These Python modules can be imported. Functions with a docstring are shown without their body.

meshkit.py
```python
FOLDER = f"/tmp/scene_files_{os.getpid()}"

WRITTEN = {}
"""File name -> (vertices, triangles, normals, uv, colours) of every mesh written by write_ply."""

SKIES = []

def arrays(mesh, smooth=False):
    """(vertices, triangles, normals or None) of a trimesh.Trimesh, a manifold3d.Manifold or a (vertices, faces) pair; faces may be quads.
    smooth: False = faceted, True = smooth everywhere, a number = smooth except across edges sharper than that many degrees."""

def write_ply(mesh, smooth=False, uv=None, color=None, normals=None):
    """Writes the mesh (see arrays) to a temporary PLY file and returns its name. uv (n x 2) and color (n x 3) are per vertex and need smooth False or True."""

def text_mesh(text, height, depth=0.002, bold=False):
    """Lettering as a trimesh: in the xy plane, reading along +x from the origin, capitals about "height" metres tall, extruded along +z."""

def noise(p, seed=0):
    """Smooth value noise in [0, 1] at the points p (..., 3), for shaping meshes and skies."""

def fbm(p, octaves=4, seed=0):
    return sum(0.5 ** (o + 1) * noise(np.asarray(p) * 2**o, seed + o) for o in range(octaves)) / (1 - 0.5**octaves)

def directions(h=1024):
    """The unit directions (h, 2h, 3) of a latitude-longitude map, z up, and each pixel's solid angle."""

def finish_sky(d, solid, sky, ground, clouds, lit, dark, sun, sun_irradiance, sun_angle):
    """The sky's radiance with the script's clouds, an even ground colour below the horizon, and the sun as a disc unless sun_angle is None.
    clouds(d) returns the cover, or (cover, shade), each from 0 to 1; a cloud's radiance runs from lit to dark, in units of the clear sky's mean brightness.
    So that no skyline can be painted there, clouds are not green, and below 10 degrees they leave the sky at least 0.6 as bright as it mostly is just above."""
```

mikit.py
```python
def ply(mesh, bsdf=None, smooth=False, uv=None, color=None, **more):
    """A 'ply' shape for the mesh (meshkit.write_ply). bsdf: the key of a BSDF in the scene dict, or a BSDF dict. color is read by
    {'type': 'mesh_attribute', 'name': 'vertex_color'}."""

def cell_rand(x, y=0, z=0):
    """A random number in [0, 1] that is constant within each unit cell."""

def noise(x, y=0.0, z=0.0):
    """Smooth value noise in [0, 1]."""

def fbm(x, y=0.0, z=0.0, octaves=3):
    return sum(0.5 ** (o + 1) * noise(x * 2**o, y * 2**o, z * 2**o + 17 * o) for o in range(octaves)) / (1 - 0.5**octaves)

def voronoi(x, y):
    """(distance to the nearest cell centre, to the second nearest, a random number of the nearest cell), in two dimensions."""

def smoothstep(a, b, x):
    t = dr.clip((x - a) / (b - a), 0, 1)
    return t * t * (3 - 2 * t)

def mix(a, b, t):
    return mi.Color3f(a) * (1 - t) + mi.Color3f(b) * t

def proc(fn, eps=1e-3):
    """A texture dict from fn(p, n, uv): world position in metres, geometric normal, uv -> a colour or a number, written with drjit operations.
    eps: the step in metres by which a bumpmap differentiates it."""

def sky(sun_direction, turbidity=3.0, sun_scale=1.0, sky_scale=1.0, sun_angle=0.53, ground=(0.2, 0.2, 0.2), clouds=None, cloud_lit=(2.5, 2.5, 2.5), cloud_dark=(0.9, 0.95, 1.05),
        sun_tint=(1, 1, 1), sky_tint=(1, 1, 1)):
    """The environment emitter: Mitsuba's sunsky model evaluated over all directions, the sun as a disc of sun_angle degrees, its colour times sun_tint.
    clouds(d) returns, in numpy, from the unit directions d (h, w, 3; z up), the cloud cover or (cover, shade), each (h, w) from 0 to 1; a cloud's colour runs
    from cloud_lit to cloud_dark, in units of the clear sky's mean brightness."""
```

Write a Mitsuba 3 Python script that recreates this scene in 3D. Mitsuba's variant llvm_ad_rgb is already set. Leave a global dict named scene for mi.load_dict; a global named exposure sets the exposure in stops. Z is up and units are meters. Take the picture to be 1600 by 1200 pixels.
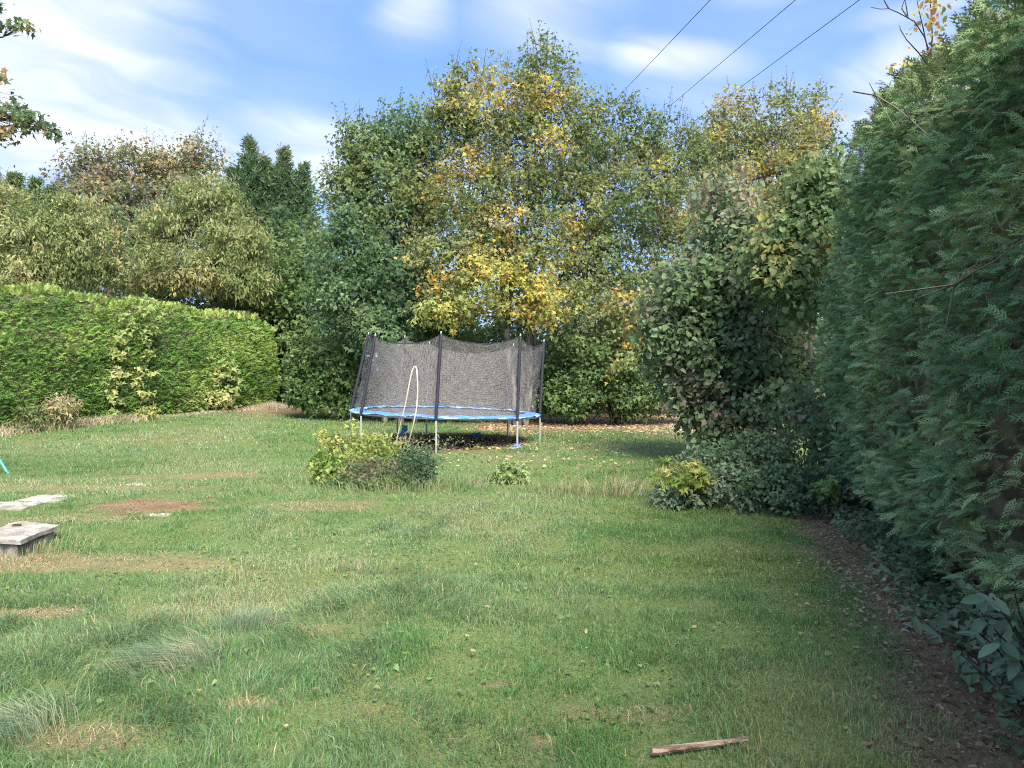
import math
import numpy as np
import trimesh
import drjit as dr
import mitsuba as mi
import mikit
import meshkit
from mikit import noise, fbm, smoothstep, mix

T = mi.ScalarTransform4f
scene, labels = {}, {}
rng = np.random.default_rng(11)

# ------------------------------------------------------------------ camera, sky, sun, exposure
EYE, F, HORIZON = 1.67, 1186.0, 580.0            # eye height; focal length and horizon row in pixels of a 1600 x 1200 frame
scene['camera'] = {
    'type': 'perspective', 'fov': math.degrees(2 * math.atan(800 / F)), 'fov_axis': 'x',
    'near_clip': 0.05, 'far_clip': 2000.0,
    'to_world': T().look_at(origin=[0, 0, EYE], target=[0, 100, EYE - 100 * (600 - HORIZON) / F], up=[0, 0, 1]),
}
SUN_EL, SUN_AZ = math.radians(50), math.radians(71)     # azimuth: from +x (right) turned towards -y (behind the camera)
SUN = [math.cos(SUN_EL) * math.cos(SUN_AZ), -math.cos(SUN_EL) * math.sin(SUN_AZ), math.sin(SUN_EL)]


def clouds(d):
    x, y, z = d[..., 0], d[..., 1], d[..., 2]
    az, el = np.degrees(np.arctan2(x, y)), np.degrees(np.arcsin(np.clip(z, -1, 1)))
    flat = d / np.maximum(z[..., None] + 0.22, 0.05)                   # a layer of high cloud overhead
    w = np.stack([meshkit.fbm(flat * 1.6 + 3.1, 4, 5), meshkit.fbm(flat * 1.6 + 9.7, 4, 6), z * 0], -1) - .5
    a = math.radians(30)
    q = np.stack([flat[..., 0] * math.cos(a) + flat[..., 1] * math.sin(a), -flat[..., 0] * math.sin(a) + flat[..., 1] * math.cos(a), flat[..., 2] * 0], -1)
    fibre = meshkit.fbm(q * np.array([1.1, 7.5, 1]) + w * np.array([1.5, 7, 0]), 7, 2)                 # drawn-out fibres
    puff = meshkit.fbm(flat * 6 + w * 6, 6, 12)
    tex = np.clip(((.72 * fibre + .28 * puff) - .31) / .34, 0, 1)
    soft = meshkit.fbm(flat * 1.3 + w * .8, 4, 9)
    base = np.clip((soft - .34) * 2.6, 0, .9) * (.3 + .7 * tex)
    banks = [(-34, 19, 13, 7.5, 14, 1.1), (-24, 14.5, 10, 4.0, 24, 1.05), (-13, 14.5, 8, 2.6, 14, .9), (-19, 26, 8, 1.5, 0, .55), (-5.5, 25.5, 2.4, 4.0, 38, .75), (6, 26.5, 7, 4.0, -8, .85), (12.5, 21.6, 5, 1.4, 10, .95),
             (23, 26.6, 9, 2.0, -10, 1.0), (27, 19, 6, 3.6, -20, 1.0), (29, 23, 7, 1.0, -5, .7), (17, 12.5, 7, 2.4, 0, .6), (-5, 12.5, 5, 3, 0, .6)]
    cover = base * np.where(np.abs(az) > 42, 1, np.where(el > 32, 1, .3))
    for c, e, ra, re, tilt, k in banks:
        t = math.radians(tilt)
        da, de = az - c + w[..., 0] * 14, el - e + w[..., 1] * 6
        u, v = da * math.cos(t) - de * math.sin(t), da * math.sin(t) + de * math.cos(t)
        g = np.exp(-((u / ra) ** 2 + (v / re) ** 2))
        cover = np.maximum(cover, 1.15 * k * g * (.42 * g + (1 - .42 * g) * tex))
    return np.clip(cover, 0, .92), .55 * (1 - tex)


scene['sky'] = mikit.sky(SUN, turbidity=8.0, sun_scale=0.88, sky_scale=0.70, sun_angle=30.0, clouds=clouds, cloud_lit=(1.12, 1.15, 1.22), cloud_dark=(0.80, 0.86, 1.0),
                         sun_tint=(0.90, 1.0, 1.06), sky_tint=(0.62, 0.80, 1.22), ground=(0.09, 0.11, 0.05))
exposure = 3.47


# ------------------------------------------------------------------ helpers
def at(px, py, d):
    """A point in metres for a direction of the view at forward distance d."""
    return np.array([(px - 800) / F * d, d, EYE + (HORIZON - py) / F * d])


def smst(a, b, x):
    t = np.clip((x - a) / (b - a), 0, 1)
    return t * t * (3 - 2 * t)


def ground_z(x, y):
    x, y = np.asarray(x, float), np.asarray(y, float)
    r = 0.33 * smst(15, 28, y) * smst(-2.5, -10, x)
    p = np.stack([x, y, x * 0], -1)
    near = np.exp(-np.maximum(y - 3, 0) / 9)
    return r + 0.07 * (meshkit.fbm(p * 0.8, 3, 3) - 0.5) * (0.4 + near) + 0.03 * (meshkit.noise(p * 3.3, 8) - 0.5) * near


def on_ground(px, py):
    d = EYE * F / (py - HORIZON)
    x = (px - 800) / F * d
    for _ in range(3):
        d = (EYE - float(ground_z(x, d))) * F / (py - HORIZON)
        x = (px - 800) / F * d
    return np.array([x, d, float(ground_z(x, d))])


def numbered(key):
    if key not in scene and key not in labels:
        return key
    k = 1
    while f'{key}_{k:03d}' in scene or f'{key}_{k:03d}' in labels:
        k += 1
    return f'{key}_{k:03d}'


def thing(name, label, cat, group=None):
    key = numbered(name)
    labels[key] = {'label': label, 'category': cat}
    if group:
        labels[key]['group'] = group
    return key


def part(holder, name, mesh, bsdf, smooth=False, color=None, kind=None, label=None):
    key = numbered(f'{holder}__{name}')
    scene[key] = mikit.ply(mesh, bsdf, smooth=smooth, color=color)
    if kind or label:
        labels[key] = {}
        if kind:
            labels[key]['kind'] = kind
        if label:
            labels[key]['label'] = label
    return key


def single(name, label, cat, mesh, bsdf, smooth=False, color=None, kind=None, group=None):
    key = numbered(name)
    scene[key] = mikit.ply(mesh, bsdf, smooth=smooth, color=color)
    labels[key] = {'label': label, 'category': cat}
    if kind:
        labels[key]['kind'] = kind
    if group:
        labels[key]['group'] = group
    return key


def tube(points, radii, sides=6, cap=True):
    p = np.asarray(points, float)
    r = np.broadcast_to(np.asarray(radii, float), (len(p),))
    t = np.gradient(p, axis=0)
    t /= np.linalg.norm(t, axis=1, keepdims=True) + 1e-12
    a = np.zeros_like(p)
    ref = np.array([1.0, 0, 0]) if abs(t[0, 0]) < 0.8 else np.array([0, 1.0, 0])
    for i in range(len(p)):
        ref = ref - t[i] * (ref @ t[i])
        ref /= np.linalg.norm(ref) + 1e-12
        a[i] = ref
    b, ang = np.cross(t, a), np.arange(sides) * 2 * np.pi / sides
    v = p[:, None] + r[:, None, None] * (np.cos(ang)[None, :, None] * a[:, None] + np.sin(ang)[None, :, None] * b[:, None])
    i, j = np.meshgrid(np.arange(len(p) - 1), np.arange(sides), indexing='ij')
    q = np.stack([i * sides + j, i * sides + (j + 1) % sides, (i + 1) * sides + (j + 1) % sides, (i + 1) * sides + j], -1).reshape(-1, 4)
    f = np.vstack([q[:, [0, 1, 2]], q[:, [0, 2, 3]]])
    v = v.reshape(-1, 3)
    if cap:
        n = len(v)
        v = np.vstack([v, p[0], p[-1]])
        k = np.arange(sides)
        f = np.vstack([f, np.stack([k * 0 + n, (k + 1) % sides, k], 1), np.stack([k * 0 + n + 1, k + (len(p) - 1) * sides, (k + 1) % sides + (len(p) - 1) * sides], 1)])
    return v, f


def joined(meshes):
    vs, fs, n = [], [], 0
    for v, f in meshes:
        vs.append(v)
        fs.append(np.asarray(f) + n)
        n += len(v)
    return np.vstack(vs), np.vstack(fs)


def bend(p0, p1, sag=0.1, n=6, wob=0.04, r=rng):
    """A limb's path from p0 to p1, a little bowed and crooked."""
    p0, p1 = np.asarray(p0, float), np.asarray(p1, float)
    t = np.linspace(0, 1, n)[:, None]
    L = np.linalg.norm(p1 - p0)
    off = r.normal(0, 1, 3) * sag * L
    p = p0 + (p1 - p0) * t + off * np.sin(np.pi * t) * 0.6 + np.array([0, 0, 1.0]) * sag * L * np.sin(np.pi * t) * 0.5
    p[1:-1] += r.normal(0, wob * L, (n - 2, 3)) * 0.5
    return p


def unit(v):
    return v / (np.linalg.norm(v, axis=-1, keepdims=True) + 1e-12)


# leaf outlines: x along the leaf, y across it, z up; (vertices, triangles)
def fan(outline, fold=0.12, droop=0.18):
    o = np.array(outline, float)
    v = np.column_stack([o, -droop * o[:, 0] ** 2 - 0 * o[:, 0] + fold * np.abs(o[:, 1])])
    return v, np.array([[0, i, i + 1] for i in range(1, len(o) - 1)])


LANCE = fan([(0, 0), (.4, .17), (1, 0), (.4, -.17)], 0.1, 0.25)
OVAL = fan([(0, 0), (.35, .3), (.75, .25), (1, 0), (.75, -.25), (.35, -.3)])
MAPLE = fan([(0, 0), (.3, .52), (.5, .18), (1, 0), (.5, -.18), (.3, -.52)], 0.15, 0.3)
MAPLE_FINE = fan([(.0, 0), (-.08, .30), (.2, .26), (.42, .55), (.52, .2), (1, 0), (.52, -.2), (.42, -.55), (.2, -.26), (-.08, -.30)], 0.12, 0.3)
HEART = fan([(0, 0), (-.06, .25), (.2, .46), (.6, .36), (1, 0), (.6, -.36), (.2, -.46), (-.06, -.25)], 0.16, 0.22)
IVY = fan([(0, 0), (.05, .4), (.35, .32), (1, 0), (.35, -.32), (.05, -.4)], 0.14, 0.1)
LAUREL = fan([(0, 0), (.2, .16), (.5, .22), (.8, .15), (1, 0), (.8, -.15), (.5, -.22), (.2, -.16)], 0.3, 0.2)


def scatter(tmpl, pos, along, normal, size, color):
    """Copies of a leaf outline as one mesh: vertices, triangles, colour per vertex."""
    V, Fc = tmpl
    n, k = len(pos), len(V)
    X = unit(along)
    Y = unit(np.cross(normal, X))
    Z = np.cross(X, Y)
    s = np.broadcast_to(np.asarray(size, float), (n,))[:, None, None]
    v = pos[:, None] + s * (V[None, :, :1] * X[:, None] + V[None, :, 1:2] * Y[:, None] + V[None, :, 2:] * Z[:, None])
    f = Fc[None] + (np.arange(n) * k)[:, None, None]
    return v.reshape(-1, 3), f.reshape(-1, 3), np.repeat(color, k, 0)


def stack(parts):
    v, f = joined([(a, b) for a, b, _ in parts])
    return v, f, np.vstack([c for _, _, c in parts])


def pick(pal, pos, r, scale=0.9, seed=1, mixin=0.5):
    """A colour per point out of a palette [(colour, share)...]: neighbours tend to share a colour."""
    cols = np.array([c for c, _ in pal], float)
    cum = np.cumsum([w for _, w in pal])
    u = meshkit.fbm(pos * scale, 2, seed)
    u = (np.argsort(np.argsort(u)) + 0.5) / len(u)
    u = np.clip(u + r.normal(0, 0.16 * mixin * 2, len(u)), 0, 0.9999)
    u = np.abs(u)
    return cols[np.minimum(np.searchsorted(cum / cum[-1], u), len(cols) - 1)]


def jitter(c, r, a=0.22, hue=0.08):
    c = c * (1 + r.uniform(-a, a, (len(c), 1))) * (1 + r.uniform(-hue, hue, c.shape))
    return np.clip(2.5 * c / (1 + 2.0 * c), 0.004, 0.9)          # a leaf's reflected and transmitted light together


# ------------------------------------------------------------------ materials
VC = {'type': 'mesh_attribute', 'name': 'vertex_color'}
scene['leaf_material'] = {'type': 'principledthin', 'base_color': VC, 'roughness': 0.55, 'diff_trans': 0.9, 'spec_trans': 0.0, 'eta': 1.4}
scene['glossy_leaf_material'] = {'type': 'principledthin', 'base_color': VC, 'roughness': 0.38, 'diff_trans': 0.6, 'spec_trans': 0.0, 'eta': 1.45}
scene['conifer_material'] = {'type': 'principledthin', 'base_color': VC, 'roughness': 0.42, 'diff_trans': 0.2, 'spec_trans': 0.0, 'eta': 1.45}
scene['grass_material'] = {'type': 'principledthin', 'base_color': VC, 'roughness': 0.5, 'diff_trans': 0.8, 'spec_trans': 0.0, 'eta': 1.4}
scene['dull_material'] = {'type': 'twosided', 'bsdf': {'type': 'diffuse', 'reflectance': VC}}


def bark_colour(p, n, uv):
    a = fbm(p.x * 14, p.y * 14, p.z * 3.5, 3)
    b = fbm(p.x * 3, p.y * 3, p.z * 2, 2)
    return mix(mix((.05, .042, .034), (.25, .22, .185), smoothstep(.3, .7, a)), (.09, .105, .06), smoothstep(.5, .75, b) * .6)


scene['bark_material'] = {'type': 'twosided', 'bsdf': {'type': 'principled', 'base_color': mikit.proc(bark_colour), 'roughness': 0.85, 'specular': 0.2}}
scene['twig_material'] = {'type': 'twosided', 'bsdf': {'type': 'diffuse', 'reflectance': {'type': 'rgb', 'value': [.075, .06, .046]}}}
scene['pale_twig_material'] = {'type': 'twosided', 'bsdf': {'type': 'diffuse', 'reflectance': {'type': 'rgb', 'value': [.17, .15, .12]}}}

# ------------------------------------------------------------------ the lawn: bare and dry places, hedge lines
# (x, y, half width, half depth, bareness, tone) tone 0 straw, 1 red brown
PATCH = []


def patch(px, py, rx, ry, bare, tone):
    g = on_ground(px, py)
    PATCH.append((g[0], g[1], rx, ry, bare, tone))


for a in [(250, 793, .66, .50, 1.0, 1.0), (140, 880, 1.05, .36, .72, 0.1), (30, 878, .7, .4, .8, .4), (60, 815, 1.0, .3, .45, .1), (490, 792, .7, .4, .55, .35), (120, 764, 1.5, .35, .6, .1),
          (345, 744, .9, .35, .6, .2), (230, 745, .8, .25, .5, .1), (110, 1160, .34, .15, .55, .6), (330, 1010, .17, .09, .45, .5), (45, 962, .32, .15, .8, .45), (500, 985, .14, .07, .5, .2), (660, 922, .14, .07, .4, .5),
          (385, 1105, .13, .06, .55, .6), (1010, 1120, .2, .09, .3, .5), (905, 1115, .1, .05, .35, .5), (780, 1075, .12, .06, .5, .8), (575, 1110, .07, .04, .9, 1), (355, 893, .3, .1, .4, .5), (270, 955, .4, .14, .3, .4), (850, 1165, .08, .05, .55, .8),
          (200, 690, 2.5, .6, .25, .1), (420, 660, 2.0, .5, .2, .1)]:
    patch(*a)
H0, H1 = np.array([2.28, 3.0]), np.array([4.2, 10.2])           # foot of the tall hedge on the right
HDIR = (H1 - H0) / np.linalg.norm(H1 - H0)
HNRM = np.array([-HDIR[1], HDIR[0]])                             # towards the lawn


def hedge_side(x, y):
    return (x - H0[0]) * HNRM[0] + (y - H0[1]) * HNRM[1]         # metres in front of the hedge's foot line


def bareness(x, y):
    """(0 turf .. 1 bare, tone) at points of the lawn."""
    p = np.stack([x, y, x * 0], -1)
    nz = meshkit.fbm(p * 2.3, 3, 21)
    b, tone = np.zeros_like(x), np.zeros_like(x) + .3
    for cx, cy, rx, ry, s, t in PATCH:
        r = np.sqrt(((x - cx) / rx) ** 2 + ((y - cy) / ry) ** 2) + (nz - .5) * 1.1
        m = s * (1 - smst(.65, 1.25, r))
        tone = np.where(m > b, t, tone)
        b = np.maximum(b, m)
    hs = hedge_side(x, y) + (nz - .5) * 1.0
    m = (1 - smst(.18, .66, hs)) * (y < 11)
    tone = np.where(m > b, .6, tone)
    b = np.maximum(b, m)
    # under the trees at the back
    back = smst(20.2, 21.6, y + (nz - .5) * 3 - .12 * (x - 0) * (x > 0) + 1.1 * smst(2, 6, x)) * smst(-1.6, -.2, x) * (1 - smst(6.8, 8, x))
    back = np.maximum(back, smst(25.0, 26.3, y + (nz - .5) * 2))
    m = np.maximum(back, (1 - smst(.75, 1.05, np.sqrt(((x + 1.6) / 2.0) ** 2 + ((y - 17.5) / 1.9) ** 2) + (nz - .5) * .6)) * .85)
    tone = np.where(m > b, .8, tone)
    b = np.maximum(b, m)
    return np.clip(b, 0, 1), tone


def spaced(lo, mid0, mid1, hi, step, n_out):
    inner = np.arange(mid0, mid1 + 1e-6, step)
    g = (np.linspace(0, 1, n_out + 1)[1:]) ** 3
    return np.concatenate([mid0 - (mid0 - lo) * g[::-1], inner, mid1 + (hi - mid1) * g])


gx = spaced(-400, -7, 7, 400, 0.085, 26)
gy = spaced(-300, 1.5, 14, 700, 0.085, 34)
X, Y = np.meshgrid(gx, gy, indexing='ij')
Z = ground_z(X, Y)
nx_, ny_ = len(gx), len(gy)
ii, jj = np.meshgrid(np.arange(nx_ - 1), np.arange(ny_ - 1), indexing='ij')
q = np.stack([ii * ny_ + jj, (ii + 1) * ny_ + jj, (ii + 1) * ny_ + jj + 1, ii * ny_ + jj + 1], -1).reshape(-1, 4)
gv = np.stack([X, Y, Z], -1).reshape(-1, 3)
gb, gt = bareness(gv[:, 0], gv[:, 1])
gcol = np.column_stack([gb, gt, gb * 0])       # how bare and of which soil, read by the material below
scene['bare_map'] = {'type': 'twosided', 'bsdf': {'type': 'diffuse', 'reflectance': VC}}


def soil_colours():
    p = gv
    n1 = meshkit.fbm(p * np.array([1, 1, 0]) * 5.5, 3, 31)[:, None]
    n2 = meshkit.fbm(p * np.array([1, 1, 0]) * 1.1, 3, 32)[:, None]
    turf = np.array([.078, .130, .046]) * (1 - n2) * 1.2 + np.array([.15, .172, .07]) * n2 * .8
    straw = np.array([.21, .165, .10]) * (.6 + .7 * n1)
    red = np.array([.19, .115, .082]) * (.5 + .9 * n1)
    bare = straw * (1 - gt[:, None]) + red * gt[:, None]
    return turf * (1 - gb[:, None]) + bare * gb[:, None]


del scene['bare_map']


def crumbs(p, n, uv):
    return smoothstep(.42, .66, fbm(p.x * 95, p.y * 95, 0.0, 2) * .6 + noise(p.x * 310, p.y * 310, 1.0) * .4) * .75


def thatch_colour(p, n, uv):
    a = noise(p.x * 210 + 40 * noise(p.x * 3, p.y * 3), p.y * 210, 5.0)
    return mix((.05, .058, .022), (.22, .20, .11), a * a)


def crumb_height(p, n, uv):
    return .012 * fbm(p.x * 60, p.y * 60, 2.0, 3)


scene['ground_material'] = {'type': 'twosided', 'bsdf': {'type': 'bumpmap', 'bump_texture': mikit.proc(crumb_height, 2e-3), 'scale': 1.0, 'nested_bsdf': {'type': 'blendbsdf', 'weight': mikit.proc(crumbs),
    'bsdf_0': {'type': 'diffuse', 'reflectance': VC}, 'bsdf_1': {'type': 'diffuse', 'reflectance': mikit.proc(thatch_colour)}}}}
scene['ground'] = mikit.ply((gv, q), 'ground_material', smooth=True, color=soil_colours())
labels['ground'] = {'label': 'uneven garden ground of thin turf and bare brown soil', 'category': 'ground', 'kind': 'structure'}

# ------------------------------------------------------------------ grass
GREENS = [((.052, .118, .036), 1.2), ((.070, .145, .046), 1.2), ((.095, .172, .056), 1.0), ((.084, .150, .076), .8), ((.135, .192, .068), .5), ((.21, .205, .10), .12)]


def grass_blades(x, y, h, w, r, three=True, lean=None, cols=None, flat=0.55):
    n = len(x)
    z = ground_z(x, y) - 0.004
    base = np.stack([x, y, z], -1)
    a = r.uniform(0, 2 * np.pi, n)
    side = np.stack([np.cos(a), np.sin(a), a * 0], -1)
    if lean is None:
        b = r.uniform(0, 2 * np.pi, n)
        k = np.abs(r.normal(flat, .3, n))
        lean = np.stack([np.cos(b) * k, np.sin(b) * k, b * 0], -1)
    up = np.array([0, 0, 1.0])
    h = h[:, None]
    w = w[:, None]
    tip = base + h * unit(up + lean * 1.5)
    mid = base + h * .55 * unit(up * 1.1 + lean * .6)
    if three:
        v = np.stack([base - side * w * .5, base + side * w * .5, mid + side * w * .42, mid - side * w * .42, tip], 1)
        t = np.array([[0, 1, 2], [0, 2, 3], [3, 2, 4]])
        k = 5
    else:
        v = np.stack([base - side * w * .5, base + side * w * .5, tip], 1)
        t = np.array([[0, 1, 2]])
        k = 3
    f = t[None] + (np.arange(n) * k)[:, None, None]
    return v.reshape(-1, 3), f.reshape(-1, 3), np.repeat(cols, k, 0)


def lawn_zone(d0, d1, dens, h0, w0, three, seed):
    r = np.random.default_rng(seed)
    k = 0.72
    n = int(dens * k * (d1 ** 2 - d0 ** 2))
    y = np.sqrt(r.uniform(d0 ** 2, d1 ** 2, n))
    x = r.uniform(-1, 1, n) * k * y
    p = np.stack([x, y, x * 0], -1)
    b, tone = bareness(x, y)
    inside = (r.uniform(0, 1, n) > b * .55) & ~((hedge_side(x, y) < .05) & (y < 11)) & (y < 27.5)
    clump = meshkit.fbm(p * 3.0, 3, 41)
    inside &= r.uniform(0, 1, n) < np.clip((clump - .22) * 3.2, .25, 1)
    x, y, p, b, clump = x[inside], y[inside], p[inside], b[inside], clump[inside]
    long = smst(.5, .72, meshkit.fbm(p * .9, 3, 43)) * smst(2, -1, x) * smst(11, 6, y)      # rougher, longer grass in the left foreground
    h = h0 * (.45 + .75 * r.uniform(0, 1, len(x)) + 1.3 * long * r.uniform(.3, 1, len(x)) + .9 * smst(.5, .7, clump)) * (1 - .6 * b)
    cols = pick(GREENS, p, r, .55, 51, .75)
    fresh = smst(.45, .7, meshkit.fbm(p * .5, 2, 55))[:, None]
    cols = cols * (1 - fresh * .25) + np.array([.085, .135, .035]) * fresh * .25
    yel = (smst(.1, 2.2, x) * smst(13, 8, y))[:, None] * smst(.42, .62, meshkit.fbm(p * .9, 3, 57))[:, None]        # mossy yellowish turf on the right
    cols = cols * (1 - yel * .45) + np.array([.135, .165, .042]) * yel * .45
    blue = (long > .35)[:, None] * (r.uniform(0, 1, len(x)) < .6)[:, None]
    cols = np.where(blue, np.array([.075, .125, .058]), cols)
    dry = r.uniform(0, 1, len(x)) < .03 + .85 * b + .05 * smst(8, 13, y)
    tn = tone[inside][:, None]
    cols = np.where(dry[:, None], np.array([.31, .26, .145]) * (1 - tn) + np.array([.23, .13, .09]) * tn, cols)
    cols = jitter(cols, r, .42, .1)
    ang = meshkit.noise(p * 1.7, 61) * 9
    swirl = np.stack([np.cos(ang), np.sin(ang), ang * 0], -1) * (.25 + .9 * long)[:, None]
    rnd = r.uniform(0, 2 * np.pi, len(x))
    k2 = np.abs(r.normal(.5, .35, len(x)))
    k2 = k2 * (1 + 3 * b)
    lean = np.stack([np.cos(rnd) * k2, np.sin(rnd) * k2, rnd * 0], -1) + swirl * .45
    w = w0 * r.uniform(.6, 1.3, len(x))
    return grass_blades(x, y, h, w, r, three, lean, cols)


grass = stack([lawn_zone(2.4, 6.0, 3800, .05, .0044, True, 101), lawn_zone(6.0, 10.0, 1900, .05, .0062, True, 102), lawn_zone(2.4, 5.2, 9000, .028, .0048, False, 105), lawn_zone(5.2, 9.0, 4200, .03, .0062, False, 106),
               lawn_zone(10.0, 16.0, 1100, .055, .011, False, 103), lawn_zone(16.0, 28.0, 420, .06, .02, False, 104)])
scene['lawn_grass'] = mikit.ply(grass[:2], 'grass_material', color=grass[2])
labels['lawn_grass'] = {'label': 'rough green lawn grass with yellowish and bluish tufts over the whole garden', 'category': 'grass', 'kind': 'stuff'}


# ------------------------------------------------------------------ trees
def lobe(px, py, d, rpx, rpy, rd=None):
    c = at(px, py, d)
    rx, rz = rpx / F * d, rpy / F * d
    return (*c, rx, rx * .85 if rd is None else rd, rz)


def cluster_points(lobes, n, r, shell=.45, rough=.35, seed=0):
    L = np.array(lobes)
    area = (L[:, 3] * L[:, 4] * L[:, 5]) ** (2 / 3)
    k = r.choice(len(L), n, p=area / area.sum())
    u = unit(r.normal(0, 1, (n, 3)))
    rad = shell + (1 - shell) * r.uniform(0, 1, n) ** .6
    q = L[k, :3] * .8 + u * 1.7
    rad = rad * (1 + rough * 2 * (meshkit.fbm(q, 3, seed) - .5))
    return L[k, :3] + u * rad[:, None] * L[k, 3:6], u, k


def foliage(c, out, r, tmpl, per, spread, size, pal, seed, hang=.5, lean=.6, scale=.6, mixin=.5, jit=.25, turned=()):
    """Leaves in clumps about the points c; out: which way each clump looks."""
    n = len(c)
    m = n * per
    cc, oo = np.repeat(c, per, 0), np.repeat(out, per, 0)
    twig = unit(out * lean + r.normal(0, .5, (n, 3)) + np.array([0, 0, -.15]))
    t = r.uniform(-1, 1, m)[:, None]
    p = cc + np.repeat(twig, per, 0) * t * spread * 1.25 + r.normal(0, spread * .42, (m, 3)) * np.array([1, 1, .7])
    along = unit(oo * .45 + r.normal(0, .65, (m, 3)) + np.array([0, 0, -hang]))
    normal = unit(oo * .45 + np.array([0, 0, .65]) + r.normal(0, .45, (m, 3)))
    s = size * r.uniform(.45, 1.3, m)
    cl = pick(pal, c, r, scale, seed, mixin)
    for l_, pal2 in turned:                                             # boughs whose leaves have turned
        e = np.sqrt((((c - np.array(l_[:3])) / np.array(l_[3:])) ** 2).sum(1)) + r.normal(0, .18, n)
        cl = np.where((e < 1)[:, None], pick(pal2, c, r, 1.5, seed + 3, 1.2), cl)
    col = jitter(np.repeat(cl, per, 0), r, jit, .1)
    return scatter(tmpl, p, along, normal, s, col)


def shoots(lobes, n, r, tmpl, size, pal, seed, length=.7, per=9, top=.35):
    """Upright leafy shoots standing out of the crown's top."""
    c, u, k = cluster_points(lobes, n * 6, r, .85, .35, seed)
    keep = u[:, 2] > top
    c, u = c[keep][:n], u[keep][:n]
    d = unit(u * .35 + np.array([0, 0, 1.0]) + r.normal(0, .18, c.shape))
    ln = length * r.uniform(.5, 1.2, len(c))
    t = np.tile(np.linspace(.05, 1, per), len(c))
    p = np.repeat(c, per, 0) + np.repeat(d * ln[:, None], per, 0) * t[:, None] + r.normal(0, .05, (len(c) * per, 3))
    al = unit(r.normal(0, 1, p.shape) + np.array([0, 0, -.1]))
    no = unit(r.normal(0, .5, p.shape) + np.array([0, 0, .8]))
    col = jitter(np.repeat(pick(pal, c, r, .6, seed), per, 0), r, .25, .1)
    leaves = scatter(tmpl, p, al, no, size * (1.1 - .5 * t) * r.uniform(.7, 1.2, len(p)), col)
    sticks = [tube(np.array([a - b * l_ * .3, a + b * l_ * .5, a + b * l_]), [.009, .007, .004], 3, False) for a, b, l_ in zip(c, d, ln)]
    return leaves, sticks


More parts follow.
